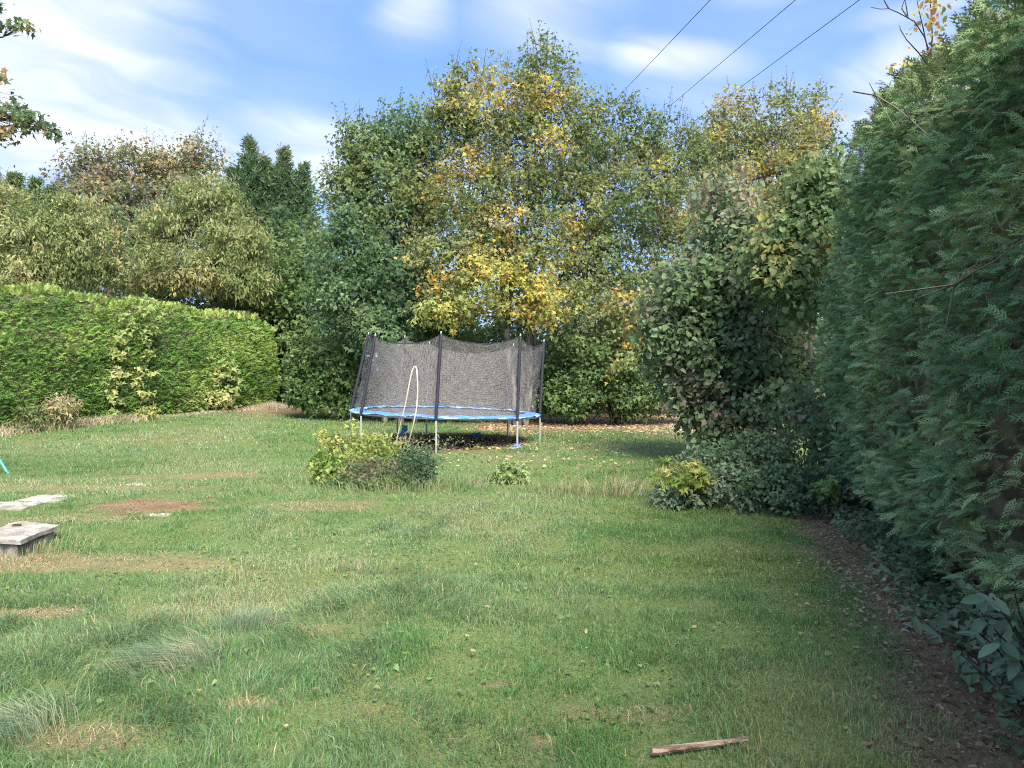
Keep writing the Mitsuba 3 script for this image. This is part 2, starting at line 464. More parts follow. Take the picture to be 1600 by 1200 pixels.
def leaf_parts(t, tmpl, v, f, col, bsdf, n):
    """The n leaves nearest the eye become parts of their own; returns the rest."""
    k, kf = len(tmpl[0]), len(tmpl[1])
    c = v.reshape(-1, k, 3).mean(1)
    near = np.argsort(np.linalg.norm(c - np.array([0, 0, EYE]), axis=1))[:n]
    for i in near:
        part(t, 'leaf', (v[i * k:(i + 1) * k], tmpl[1]), bsdf, color=col[i * k:(i + 1) * k])
    keep = np.ones(len(c), bool)
    keep[near] = False
    m = int(keep.sum())
    return v.reshape(-1, k, 3)[keep].reshape(-1, 3), (tmpl[1][None] + (np.arange(m) * k)[:, None, None]).reshape(-1, 3), col.reshape(-1, k, 3)[keep].reshape(-1, 3)


def tree(name, label, cat, base, stems, lobes, tmpl, pal, size, n, per=14, spread=.3, seed=1, hang=.5, shell=.4, rough=.35, top_shoots=0, twigs=130, stem_r=.11, limbs=True,
         bark='bark_material', mixin=.5, leaf='leaf_material', scale=.6, group=None, jit=.25, shoot_len=.7, stem_top=.75, single_leaves=0, turned=()):
    r = np.random.default_rng(seed)
    t = thing(name, label, cat, group)
    L = np.array(lobes)
    zmax = (L[:, 2] + L[:, 5] * .5).max()
    paths = []
    for sx, sy, lx, ly in stems:
        gz = float(ground_z(base[0] + sx, base[1] + sy)) - .1
        p = bend([base[0] + sx, base[1] + sy, gz], [base[0] + lx, base[1] + ly, gz + (zmax - gz) * stem_top], .035, 10, .02, r)
        paths.append(p)
        part(t, 'trunk', tube(p, np.linspace(stem_r, stem_r * .28, 10) * r.uniform(.8, 1.15), 8), bark, True)
    c, u, k = cluster_points(lobes, n, r, shell, rough, seed)
    if limbs:
        for q_, l_ in enumerate(L):
            p = paths[q_ % len(paths)]
            z = np.clip(l_[2] - .9 * l_[5] - .4, p[1, 2], p[-2, 2])
            s = p[np.argmin(np.abs(p[:, 2] - z))]
            path = bend(s, l_[:3] + np.array([0, 0, l_[5] * .35]), .06, 7, .03, r)
            part(t, 'limb', tube(path, np.linspace(stem_r * .42, stem_r * .1, 7), 5), bark, True)
    sticks = []
    for j in r.choice(n, min(twigs, n), replace=False):
        l_ = L[k[j]]
        s = l_[:3] + (c[j] - l_[:3]) * .15 + np.array([0, 0, -.35 * l_[5]])
        sticks.append(tube(bend(s, c[j], .06, 5, .03, r), np.linspace(stem_r * .16, .006, 5), 3, False))
    out = unit(u + np.array([0, 0, .15]))
    groups = [foliage(c, out, r, tmpl, per, spread, size, pal, seed, hang, .6, scale, mixin, jit, turned)]
    if top_shoots:
        lv, st = shoots(lobes, top_shoots, r, tmpl, size * .8, pal, seed + 1, shoot_len)
        groups.append(lv)
        sticks += st
    part(t, 'branchwork', joined(sticks), 'twig_material' if bark == 'bark_material' else bark, kind='stuff')
    v, f, col = stack(groups)
    if single_leaves:
        v, f, col = leaf_parts(t, tmpl, v, f, col, leaf, single_leaves)
    part(t, 'crown', (v, f), leaf, color=col, kind='stuff')
    return t


OLIVE, OLIVE2, DEEP, YEL, ORG, TAN = (.095, .122, .04), (.13, .148, .052), (.055, .085, .034), (.34, .28, .04), (.40, .23, .05), (.22, .185, .095)
PAL_MAIN = [(DEEP, .7), (OLIVE, 1.8), (OLIVE2, 1.8), ((.17, .19, .065), 1.4), ((.22, .22, .075), .5), (YEL, .16), (ORG, .05)]
TURN_O = [((.17, .19, .065), .8), (YEL, 1.0), (ORG, .7), (TAN, .5)]
TURN_Y = [((.20, .23, .06), 1.2), ((.28, .28, .06), 1.3), (YEL, .7), ((.14, .18, .05), .7), (ORG, .15)]
PAL_RIGHT = [(DEEP, .9), (OLIVE, 1.8), ((.11, .145, .055), 1.6), (OLIVE2, 1.3), (TAN, .55), (YEL, .2), (ORG, .08)]
PAL_FARR = [(OLIVE, 1.0), (OLIVE2, 1.2), (TAN, 1.2), (YEL, .8), (ORG, .35), (DEEP, .4)]
PAL_DARK = [((.045, .082, .036), 1.2), ((.066, .112, .05), 1.6), ((.10, .15, .07), 1.1), (OLIVE, .3)]
PAL_WILLOW = [((.10, .135, .045), 1.3), ((.155, .18, .065), 1.6), ((.21, .22, .085), 1.0), ((.07, .095, .035), .8), ((.26, .22, .08), .15)]
PAL_PURPLE = [((.12, .10, .062), 1.0), ((.115, .125, .058), 1.3), ((.16, .125, .075), .7), ((.08, .10, .045), 1.0), ((.22, .16, .07), .3)]
PAL_CONIFER = [((.05, .085, .038), 1.2), ((.07, .11, .048), 1.2), ((.10, .14, .06), .7), ((.12, .08, .05), .08)]
PAL_SHADE = [((.06, .10, .034), 1.2), ((.08, .13, .042), 1.4), ((.11, .16, .055), .8)]
PAL_HAZEL = [((.06, .095, .042), 1.3), ((.08, .12, .056), 1.3), ((.11, .15, .078), .8), ((.13, .115, .075), .15)]
PAL_LIME = [((.065, .102, .042), 1.5), ((.085, .124, .05), 1.5), ((.11, .145, .058), .8), ((.22, .20, .06), .06)]

# the maples across the back
b = at(812, 640, 23.2)
tree('maple_tree', 'tallest maple in the middle, green turning yellow and orange, directly behind the trampoline', 'maple tree', (b[0], b[1]), [(0, 0, -.2, .1), (.22, .1, .9, .2), (-.25, .15, -1.3, .1), (.1, .3, .2, .5), (.15, -.15, .5, -.5), (-.1, -.1, -.6, -.4)],
     [lobe(765, 170, 23.2, 90, 72), lobe(850, 140, 23.4, 55, 72), lobe(705, 190, 23, 48, 75), lobe(835, 250, 23.2, 82, 85), lobe(730, 300, 22.8, 78, 75), lobe(835, 370, 22.7, 75, 75), lobe(705, 410, 22.3, 68, 60),
      lobe(790, 450, 22.2, 80, 55), lobe(860, 470, 22.3, 50, 45), lobe(690, 480, 22, 55, 30), lobe(905, 330, 23.4, 45, 80), lobe(910, 190, 23.6, 34, 55), lobe(660, 330, 23.4, 40, 70), lobe(770, 380, 23, 70, 60)], MAPLE, PAL_MAIN, .125, 2200, 18, .28, 201, .6, .35, .4, 130, 260, .10, mixin=.5, scale=1.0,
     turned=[(lobe(715, 262, 22.6, 42, 30, 2), TURN_O), (lobe(790, 345, 22.4, 50, 32, 2), TURN_O), (lobe(770, 145, 22.8, 45, 32, 2), TURN_O), (lobe(860, 230, 22.8, 30, 30, 2), TURN_O), (lobe(775, 430, 22, 85, 32, 2), TURN_Y), (lobe(745, 490, 21.8, 95, 30, 2), TURN_Y), (lobe(845, 470, 22, 40, 35, 2), TURN_Y)])
b = at(965, 640, 24.2)
tree('maple_tree', 'green and tan maple just right of the tallest one, where the left cable ends', 'maple tree', (b[0], b[1]), [(0, 0, -.3, .1), (.3, .1, .9, .1), (-.1, .3, -.8, .3)],
     [lobe(960, 215, 24.4, 60, 62), lobe(1035, 240, 24.4, 52, 72), lobe(990, 320, 24, 82, 75), lobe(1045, 400, 24, 52, 75), lobe(935, 400, 23.8, 62, 75), lobe(985, 480, 23.5, 78, 60), lobe(900, 515, 23.2, 50, 45), lobe(1060, 330, 24.3, 40, 55), lobe(970, 560, 23.2, 75, 40), lobe(1050, 500, 23.6, 50, 55), lobe(900, 440, 23.6, 40, 60), lobe(1085, 250, 25, 34, 60), lobe(915, 260, 24.6, 40, 60)],
     MAPLE, PAL_RIGHT, .12, 1900, 18, .28, 202, .6, .35, .4, 90, 220, .10, mixin=.45, scale=.75)
b = at(1190, 600, 27.5)
tree('maple_tree', 'yellowing maple at the right, rising between the hazel and the tall dark hedge', 'maple tree', (b[0], b[1]), [(0, 0, -.8, .1), (.3, 0, .8, .1)],
     [lobe(1145, 215, 27.4, 42, 70), lobe(1215, 205, 27.4, 62, 68), lobe(1265, 240, 27, 45, 60), lobe(1185, 290, 27, 85, 60), lobe(1120, 340, 26.5, 48, 62), lobe(1200, 380, 26.5, 90, 60), lobe(1110, 250, 27.2, 40, 60), lobe(1270, 190, 27.6, 30, 50)], MAPLE, PAL_FARR, .13, 1500, 18, .3, 203, .6, .35, .4, 90, 150, .10, mixin=.5)
b = at(600, 640, 24)
tree('maple_tree', 'dark green maple left of the tallest one, behind the left end of the trampoline', 'maple tree', (b[0], b[1]), [(0, 0, -.4, .1), (.5, .1, .7, .1), (.9, .3, 1.0, .3)],
     [lobe(575, 235, 24, 48, 52), lobe(635, 215, 24.6, 46, 52), lobe(545, 300, 23.8, 40, 60), lobe(615, 330, 24, 68, 80), lobe(555, 390, 23.5, 68, 70), lobe(625, 440, 23.3, 62, 65), lobe(545, 470, 23.2, 62, 55), lobe(600, 510, 23, 60, 45), lobe(650, 270, 24.5, 42, 70)],
     MAPLE, PAL_DARK, .13, 2000, 18, .28, 204, .7, .4, .38, 80, 200, .11, mixin=.6)

# left: trees beyond the clipped hedge
b = at(330, 600, 30)
tree('willow_tree', 'pale yellow green tree with long drooping leaves behind the right half of the clipped hedge', 'tree', (b[0], b[1]), [(0, 0, .2, 0), (.4, .1, 1.2, .2)],
     [lobe(325, 320, 30, 60, 48), lobe(370, 385, 29.5, 58, 52), lobe(265, 355, 30, 58, 40), lobe(305, 425, 29.3, 75, 42), lobe(385, 440, 29, 42, 34), lobe(235, 415, 29.5, 45, 38)], LANCE, PAL_WILLOW, .19, 1350, 20, .26, 205, .8, .35, .6, 90, 160, .12, scale=.6, mixin=.7)
b = at(70, 600, 27)
tree('willow_tree', 'pale green drooping tree at the far left, standing over the clipped hedge', 'tree', (b[0], b[1]), [(0, 0, .2, 0), (-.5, .1, -1.2, .2)],
     [lobe(50, 370, 27, 82, 50), lobe(140, 385, 27, 58, 52), lobe(10, 320, 27.3, 50, 36), lobe(105, 330, 27.4, 55, 30), lobe(-50, 370, 27, 60, 60), lobe(165, 420, 27, 40, 34), lobe(60, 430, 26.6, 80, 40)], LANCE, PAL_WILLOW, .18, 1350, 20, .24, 206, .8, .35, .6, 80, 160, .12, scale=.6, mixin=.7)
b = at(215, 560, 38)
tree('maple_tree', 'brownish purple leaved tree farthest back on the left, above the pale trees', 'maple tree', (b[0], b[1]), [(0, 0, -1.5, 0), (.6, 0, 1.4, .3), (.3, .4, .2, .5)],
     [lobe(145, 275, 38, 50, 46), lobe(215, 270, 38, 60, 44), lobe(305, 255, 38, 45, 38), lobe(265, 285, 38, 50, 46), lobe(190, 340, 38, 100, 60), lobe(110, 330, 38, 30, 45)], MAPLE, PAL_PURPLE, .2, 1050, 14, .42, 207, .6, .3, .5, 110, 150, .12, scale=.35, shoot_len=1.0)


def conifer(label, px, d, tops, pal, seed, size=.28):
    """Several pointed leaders, whorled boughs with drooping sprays."""
    r = np.random.default_rng(seed)
    t = thing('conifer_tree', label, 'conifer tree')
    cs, us, sticks, slims = [], [], [], []
    for (tx, ty, rpx) in tops:
        top, foot = at(tx, ty, d), at(px + (tx - px) * .6, 600, d)
        foot[2] = float(ground_z(foot[0], foot[1])) - .1
        part(t, 'trunk', tube(bend(foot, top, .01, 9, .008, r), np.linspace(.13, .012, 9), 6), 'bark_material', True)
        H = top[2] - foot[2]
        R = rpx / F * d
        n = int(600 * H * R / 14)
        h = 1 - r.uniform(0, 1, n) ** 1.15
        rad = R * np.minimum(1, ((1 - h) * 1.8) ** 1.15 + .008) * (.3 + .8 * r.uniform(0, 1, n) ** .7) * (1 + .5 * (meshkit.noise(np.stack([h * H * 1.1, h * 0 + tx, h * 0], -1), seed) - .5))
        a = r.uniform(0, 2 * np.pi, n)
        u = np.stack([np.cos(a), np.sin(a), a * 0], -1)
        cs.append(np.array([foot[0], foot[1], foot[2]]) + (top - foot) * h[:, None] + u * rad[:, None] + np.array([0, 0, -.12]) * rad[:, None])
        us.append(unit(u + np.array([0, 0, .55])))
        slims.append(np.clip((1 - h) * 8, .5, 1))
        for j in r.choice(n, 60, replace=False):
            s = foot + (top - foot) * h[j]
            sticks.append(tube(bend(s, cs[-1][j], .05, 4, .02, r), np.linspace(.025, .006, 4), 3, False))
    c, u = np.vstack(cs), np.vstack(us)
    per = 12
    m = len(c) * per
    slim = np.repeat(np.concatenate(slims), per)[:, None]
    p = np.repeat(c, per, 0) + np.repeat(u, per, 0) * r.uniform(-.3, .4, (m, 1)) * slim + r.normal(0, .15, (m, 3)) * slim
    al = unit(np.repeat(u, per, 0) + r.normal(0, .45, (m, 3)))
    col = jitter(np.repeat(pick(pal, c, r, .5, seed), per, 0), r, .3, .1)
    v, f, col = scatter(LANCE, p, al, unit(r.normal(0, 1, (m, 3))), size * r.uniform(.5, 1.2, m) * (.45 + .55 * slim[:, 0]), col)
    part(t, 'branchwork', joined(sticks), 'twig_material', kind='stuff')
    part(t, 'crown', (v, f), 'leaf_material', color=col, kind='stuff')


conifer('dark conifer with several thin tops behind the pale tree, left of the dark green maple', 420, 36, [(392, 222, 62), (415, 250, 52), (446, 238, 60), (476, 262, 56), (364, 268, 56), (430, 268, 60), (408, 290, 80)], PAL_CONIFER, 211)
conifer('green conifer at the far left edge, behind the pale drooping tree', 25, 36, [(-12, 262, 80), (26, 276, 74), (60, 284, 60), (88, 296, 50)], [((.04, .07, .03), 1), ((.06, .095, .038), 1), ((.08, .115, .045), .6)], 212)
conifer('dark conifer showing in the gap between the two pale trees', 205, 33, [(180, 330, 70), (230, 330, 60)], PAL_CONIFER, 213)
conifer('broad dark conifer whose low boughs fill the gap left of the dark green maple', 455, 33, [(440, 330, 70), (490, 345, 60), (500, 420, 60)], PAL_CONIFER, 214)

# ------------------------------------------------------------------ shrubs under the trees
def shrub(label, lobes, tmpl, pal, size, n, seed, per=12, spread=.2, name='shrub', cat='shrub', leaf='leaf_material', rough=.3, hang=.35, shell=.45, base=None, stems=5, scale=.9, stem_r=.016, mixin=.5, jit=.25):
    r = np.random.default_rng(seed)
    t = thing(name, label, cat)
    L = np.array(lobes)
    b0 = base if base is not None else (L[:, 0].mean(), L[:, 1].mean())
    gz = float(ground_z(b0[0], b0[1])) - .03
    c, u, k = cluster_points(lobes, n, r, shell, rough, seed)
    keep = c[:, 2] > ground_z(c[:, 0], c[:, 1]) + .02
    c, u, k = c[keep], u[keep], k[keep]
    for j in r.choice(len(c), min(stems, len(c)), replace=False):
        p = bend([b0[0] + r.normal(0, .08), b0[1] + r.normal(0, .08), gz], c[j], .08, 6, .03, r)
        part(t, 'stem', tube(p, np.linspace(stem_r, stem_r * .3, 6), 5), 'twig_material', True)
    v, f, col = foliage(c, unit(u + np.array([0, 0, .2])), r, tmpl, per, spread, size, pal, seed, hang, .6, scale, mixin, jit)
    part(t, 'foliage', (v, f), leaf, color=col, kind='stuff')
    return t


shrub('leafy bright green bush at the right end of the clipped hedge, left of the trampoline', [lobe(490, 580, 24.5, 44, 62), lobe(525, 560, 24.5, 45, 60), lobe(482, 615, 24.2, 34, 28), lobe(540, 600, 24.4, 40, 50)],
      MAPLE, [((.05, .085, .028), 1), ((.075, .12, .04), 1.2), ((.11, .155, .05), .8)], .14, 620, 221, 14, .22)
for q_, (lb, lo, sd) in enumerate([
        ('dark shrub behind the left net panels of the trampoline', [lobe(590, 570, 25, 60, 60), lobe(640, 520, 25.5, 55, 60), lobe(630, 610, 24.8, 55, 40)], 222),
        ('dark shrub behind the middle of the trampoline net', [lobe(700, 560, 25.5, 60, 65), lobe(740, 600, 25.2, 55, 45), lobe(690, 620, 25, 50, 30)], 223),
        ('dark shrub behind the right net panels of the trampoline', [lobe(800, 560, 25.5, 60, 60), lobe(850, 590, 25.2, 50, 52), lobe(780, 615, 25, 50, 32)], 224),
        ('shaded green shrub under the trees just right of the trampoline', [lobe(905, 590, 23.6, 55, 50), lobe(950, 570, 23.4, 55, 55), lobe(890, 622, 23.3, 45, 26)], 225),
        ('shaded green shrub under the trees left of the hazel', [lobe(1010, 595, 23.2, 60, 55), lobe(1060, 560, 23.8, 55, 80), lobe(975, 622, 23.1, 50, 28)], 226)]):
    shrub(lb, lo, MAPLE, PAL_SHADE, .14, 560, sd, 13, .24)
for q_, (px, py, rx, ry, d, lb) in enumerate([(470, 480, 90, 130, 31, 'deep green thicket behind the bush left of the trampoline'), (640, 500, 110, 120, 29, 'deep green thicket behind the dark green maple'),
                                              (830, 540, 110, 90, 30, 'deep green thicket behind the trunks of the tallest maple'), (120, 470, 160, 60, 33, 'dark green thicket behind the pale drooping tree at the far left'), (330, 480, 120, 60, 33, 'dark green thicket behind the pale tree at the right half of the clipped hedge'), (1010, 520, 120, 110, 30, 'deep green thicket behind the trunks of the green and tan maple'), (1200, 480, 140, 150, 31, 'deep green thicket behind the hazel')]):
    shrub(lb, [lobe(px, py, d, rx, ry, 1.6), lobe(px - rx * .4, py + 40, d - .6, rx * .6, ry * .7, 1.2), lobe(px + rx * .45, py + 30, d - .5, rx * .6, ry * .7, 1.2)], MAPLE, PAL_SHADE, .2, 700, 230 + q_, 13, .38, name='thicket', cat='thicket', stems=6, stem_r=.05)

# the hazel on the right, with large leaves
hz = on_ground(1195, 706)
tree('hazel_tree', 'big round hazel with large dull dark leaves, left of the tall right hedge', 'hazel tree', (4.75, 14.6), [(0, 0, -.5, -.2), (.25, .1, .6, .1), (-.3, 0, -1.3, -.2), (.1, -.2, .1, -.7), (-.1, .2, -.2, .5)],
     [lobe(1160, 375, 14.5, 75, 55, .9), lobe(1100, 440, 14.3, 70, 58, .9), lobe(1190, 460, 14, 85, 75, 1.0), lobe(1080, 520, 14.2, 52, 50, .8), lobe(1150, 560, 13.8, 85, 65, 1.0), lobe(1230, 560, 13.6, 60, 70, .9),
      lobe(1130, 635, 13.7, 68, 38, .7), lobe(1210, 650, 13.4, 62, 40, .7), lobe(1225, 400, 14.5, 50, 70, .9), lobe(1100, 660, 13.9, 40, 30, .6), lobe(1052, 470, 14.3, 42, 48, .7), lobe(1036, 522, 14.2, 34, 38, .7), lobe(1060, 545, 14.2, 50, 45, .7), lobe(1085, 610, 14.1, 50, 45, .7), lobe(1130, 320, 14.8, 45, 35, .7)],
     HEART, PAL_HAZEL, .105, 1900, 13, .26, 241, .6, .45, .3, 20, 120, .05, mixin=.55, leaf='leaf_material', scale=.9, shoot_len=.5, single_leaves=250)
tree('lime_tree', 'yellow green leaved tree squeezed between the hazel and the tall right hedge', 'lime tree', (4.95, 12.4), [(0, 0, -.1, 0), (.2, .1, .3, .2)],
     [lobe(1250, 320, 12.2, 34, 50, .6), lobe(1275, 285, 12.4, 28, 40, .6), lobe(1195, 395, 12.3, 40, 45, .6), lobe(1235, 400, 12, 45, 55, .6), lobe(1265, 370, 12, 35, 60, .6), lobe(1255, 460, 11.8, 40, 42, .6), lobe(1290, 320, 12.2, 40, 80, .6), lobe(1210, 440, 12, 30, 30, .5)],
     HEART, PAL_LIME, .095, 560, 14, .24, 242, .7, .4, .35, 16, 60, .05, mixin=.55, scale=1.2, shoot_len=.5, single_leaves=200)


# ------------------------------------------------------------------ clipped conifer hedges
def frond(pairs, sub, seed, width=.022):
    """A flat feathery spray: rachis, side shoots, and (sub) smaller shoots on those; one thin triangle each."""
    r = np.random.default_rng(seed)
    tri = []

    def blade(a, b, w):
        a, b = np.asarray(a, float), np.asarray(b, float)
        s = np.array([-(b - a)[1], (b - a)[0], 0])
        s /= np.linalg.norm(s) + 1e-9
        tri.append([a - s * w, a + s * w, b])

    def z(x):
        return .12 * x - .48 * x * x

    blade((0, 0, 0), (1, 0, z(1)), width)
    for i in range(pairs):
        x = .08 + .86 * i / pairs
        L = (.42 * (1 - x) ** .8 + .09) * r.uniform(.8, 1.2)
        for s in (-1, 1):
            a = math.radians(r.uniform(32, 50))
            e = np.array([x + L * math.cos(a), s * L * math.sin(a), 0])
            e[2] = z(e[0]) - .10 * L
            p0 = np.array([x, 0, z(x)])
            blade(p0, e, width)
            for j in range(sub):
                t = (j + .7) / (sub + .6)
                o = p0 + (e - p0) * t
                l2 = L * .42 * (1 - t * .6)
                for s2 in (-1, 1):
                    a2 = s * a + s2 * math.radians(42)
                    e2 = o + np.array([math.cos(a2), math.sin(a2), -.12]) * l2
                    blade(o, e2, width * .8)
    V = np.array(tri).reshape(-1, 3)
    return V, np.arange(len(V)).reshape(-1, 3)


def lumpy_wall(path, prof, thick, seed, step=.25, amp=.12, inset=.16):
    """The inner mass of a hedge: path is its foot line, prof(z share) how far the face stands out; returns a closed ribbon-like mesh."""
    path = np.asarray(path, float)
    seg = np.linalg.norm(np.diff(path[:, :2], axis=0), axis=1)
    s = np.concatenate([[0], np.cumsum(seg)])
    n = max(4, int(s[-1] / step))
    u = np.linspace(0, s[-1], n)
    P = np.stack([np.interp(u, s, path[:, k]) for k in range(3)], -1)      # x, y, top height
    return P


# tall hedge on the right: its face looks to the lawn
RH_TOP = lambda y: 4.75 + .25 * np.sin(y * .9) + .12 * (y - 6) * .3


def right_face(s, z):
    """Point of the right hedge's face: s metres along its foot line from H0, z metres up."""
    q = np.stack([s, z, s * 0], -1)
    bulge = .22 * (meshkit.fbm(q * .75, 3, 71) - .5) + .12 * (meshkit.fbm(q * 2.2, 2, 72) - .5)
    out = .02 * smst(.2, 1.0, z) - .40 * smst(1.8, 5.0, z) - .38 * smst(.55, .05, z) + bulge
    xy = H0 + HDIR * s[:, None] + HNRM * out[:, None]
    return np.column_stack([xy, z])


def hedge_core(face, s0, s1, ztop, thick, back, inset, ns=60, nz=24):
    s = np.linspace(s0, s1, ns)
    rows = []
    for k in range(nz):
        rows.append(face(s, ztop(s) * (k / (nz - 1)) * .985) + np.array([*(-back * inset), 0]))
    top = face(s, ztop(s) * .985)
    for w in (.25, .6, 1.0):
        rows.append(top + np.array([*(-back * (inset + thick * w)), 0]) + np.array([0, 0, .25 * math.sin(math.pi * w)]))
    low = rows[-1].copy()
    low[:, 2] = 0
    rows.append(low)
    V = np.stack(rows, 0)
    R = len(rows)
    i, j = np.meshgrid(np.arange(R - 1), np.arange(ns - 1), indexing='ij')
    qd = np.stack([i * ns + j, i * ns + j + 1, (i + 1) * ns + j + 1, (i + 1) * ns + j], -1).reshape(-1, 4)
    f = np.vstack([qd[:, [0, 1, 2]], qd[:, [0, 2, 3]]])
    ends = []
    for e in (0, ns - 1):
        idx = np.arange(R) * ns + e
        ends.append(np.array([[idx[0], idx[k], idx[k + 1]] for k in range(1, R - 1)]))
    return V.reshape(-1, 3), np.vstack([f, *ends])


def twig_mass_colour(p, n, uv):
    a = fbm(p.x * 6, p.y * 6, p.z * 9, 3)
    return mix((.06, .05, .034), (.15, .125, .085), smoothstep(.35, .7, a))


scene['twig_mass_material'] = {'type': 'twosided', 'bsdf': {'type': 'diffuse', 'reflectance': mikit.proc(twig_mass_colour)}}


def sprays(P, out, r, tmpls, size, pal, seed, fall=.25, up=.2, wild=.4, scale=.8, mixin=.5, tips=None, brown=1):
    n = len(P)
    al = unit(out + np.array([0, 0, up]) + r.normal(0, wild, (n, 3)))
    no = unit(np.array([0, 0, .8]) + out * .5 + r.normal(0, .45, (n, 3)))
    col = jitter(pick(pal, P, r, scale, seed, mixin), r, .25, .08)
    if tips is not None:
        col = np.where(tips[:, None], col * np.array([1.5, 1.45, 1.1]), col)
    dead = r.uniform(0, 1, n) < .012 * brown
    col = np.where(dead[:, None], np.array([.24, .15, .085]), col)
    k = r.integers(0, len(tmpls), n)
    s = size * r.uniform(.6, 1.3, n)
    return stack([scatter(tm, P[k == a], al[k == a], no[k == a], s[k == a], col[k == a]) for a, tm in enumerate(tmpls)])


r = np.random.default_rng(301)
rh = thing('conifer_hedge', 'very tall dark blue green conifer hedge along the right side of the lawn', 'hedge')
rtop = lambda s: 3.62 + .12 * np.sin(s * 1.3 + .5) + .135 * np.maximum(s, 0)
part(rh, 'inner_growth', hedge_core(right_face, -9.0, 7.9, rtop, 2.2, HNRM, .2), 'twig_mass_material', True)
PAL_RH = [((.066, .125, .052), 1.2), ((.09, .168, .064), 1.5), ((.13, .215, .08), 1.0), ((.185, .265, .095), .8)]
FINE = [frond(6, 1, k, .029) for k in (1, 2, 3, 10)]
MID = [frond(5, 1, k, .036) for k in (4, 5, 6, 11)]
SLIM = [frond(3, 0, k, .046) for k in (12, 13, 14)]
COARSE = [frond(5, 0, k, .045) for k in (7, 8, 9)]


def face_sprays(s0, s1, n, tm, size, pal, seed, depth=.26):
    s = r.uniform(s0, s1, n)
    z = .12 + (rtop(s) - .05) * r.uniform(0, 1, n) ** .95
    P = right_face(s, z) - np.column_stack([np.outer(r.uniform(-.03, depth, n), HNRM), np.zeros(n)])
    low = (z < .5) & (r.uniform(0, 1, n) < .5)
    low |= (meshkit.fbm(np.stack([s * 1.5, z * 1.9, s * 0], -1), 3, 77) > .63 - .05 * (s < 2)) & (r.uniform(0, 1, n) < .8)          # thin places
    P = P[~low]
    return sprays(P, np.tile([HNRM[0], HNRM[1] - .25, -.05], (len(P), 1)), r, tm, size, pal, seed, up=.2, wild=.42, scale=1.6, mixin=.9)


def top_sprays(s0, s1, n, tm, size, seed):
    s = r.uniform(s0, s1, n)
    w = r.uniform(0, 1, n) ** 1.3
    P = right_face(s, rtop(s)) + np.column_stack([np.outer(-w * 2.0, HNRM), .1 + .3 * np.sin(np.pi * w) + r.normal(0, .06, n)])
    out = np.column_stack([np.outer(.5 - w, HNRM), np.full(n, 1.3)])
    return sprays(P, unit(out), r, tm, size, [((.05, .085, .04), 1), ((.08, .115, .05), 1), ((.11, .145, .06), .7)], seed, up=.3, wild=.35)


end_n = 700
ez = r.uniform(.2, 4.7, end_n)
ew = r.uniform(0, 2.0, end_n)
E = right_face(np.full(end_n, 7.9), ez) + np.column_stack([np.outer(-ew, HNRM), np.zeros(end_n)])
rest = stack([face_sprays(-.7, 3.6, 9600, FINE, .115, PAL_RH, 311), face_sprays(3.4, 7.95, 10200, MID, .118, PAL_RH, 312), face_sprays(-9, -.6, 1500, COARSE, .34, PAL_RH, 313),
              top_sprays(-1.0, 7.9, 3400, MID, .18, 314), top_sprays(-9, -1, 500, COARSE, .35, 315),
              sprays(E, np.tile([HDIR[0], HDIR[1], 0], (end_n, 1)), r, MID, .17, PAL_RH, 316)])
part(rh, 'foliage', rest[:2], 'conifer_material', color=rest[2], kind='stuff')

# the clipped hedge on the left, sunlit
LA, LB = np.array([-15.6, 13.5]), np.array([-8.72, 29.5])
LDIR = (LB - LA) / np.linalg.norm(LB - LA)
LNRM = np.array([LDIR[1], -LDIR[0]])
LLEN = float(np.linalg.norm(LB - LA))
ltop = lambda s: 3.92 - .05 * s - .9 * smst(LLEN - 1.4, LLEN + .3, s) + .08 * np.sin(s * 1.7) + .06 * np.sin(s * 3.9 + 1)


def left_face(s, z):
    qn = np.stack([s, z, s * 0], -1)
    bulge = .3 * (meshkit.fbm(qn * .7, 3, 81) - .5) + .14 * (meshkit.fbm(qn * 2.1, 2, 82) - .5)
    out = bulge - .55 * smst(1.9, 3.8, z) - .9 * smst(LLEN - .9, LLEN + .1, s) + .1 * smst(.1, .8, z)
    xy = LA + LDIR * s[:, None] + LNRM * out[:, None]
    return np.column_stack([xy, z + ground_z(xy[:, 0], xy[:, 1]) - .02])


lh = thing('conifer_hedge', 'bright green clipped conifer hedge along the left side, sunlit, with saplings growing into it', 'hedge')
part(lh, 'inner_growth', hedge_core(left_face, 0, LLEN, ltop, 1.5, LNRM, .12), 'twig_mass_material', True)
PAL_LH = [((.06, .13, .026), 1.2), ((.082, .165, .032), 1.6), ((.115, .205, .04), 1.1), ((.155, .24, .05), .5)]
n = 43000
s = r.uniform(0, LLEN, n)
z = .08 + (ltop(s) - .05) * r.uniform(0, 1, n)
P = left_face(s, z) - np.column_stack([np.outer(r.uniform(-.04, .14, n), LNRM), np.zeros(n)])
A = sprays(P, np.tile([LNRM[0], LNRM[1], 0], (n, 1)), r, SLIM, .142, PAL_LH, 321, up=.55, wild=.38, scale=.8)
n = 5200
s, w = r.uniform(0, LLEN, n), r.uniform(0, 1, n)
P = left_face(s, ltop(s)) + np.column_stack([np.outer(-w * 1.4, LNRM), .05 + .16 * np.sin(np.pi * w)])
B = sprays(P, unit(np.column_stack([np.outer(.45 - w * .6, LNRM), np.full(n, 1.0)])), r, COARSE, .22, [((.10, .155, .035), 1), ((.14, .195, .045), 1), ((.18, .225, .055), .6)], 322, up=.4, wild=.35)
n = 1500
w, ez = r.uniform(0, 1.4, n), r.uniform(.1, 2.4, n)
P = left_face(np.full(n, LLEN), ez) - np.column_stack([np.outer(w, LNRM), np.zeros(n)])
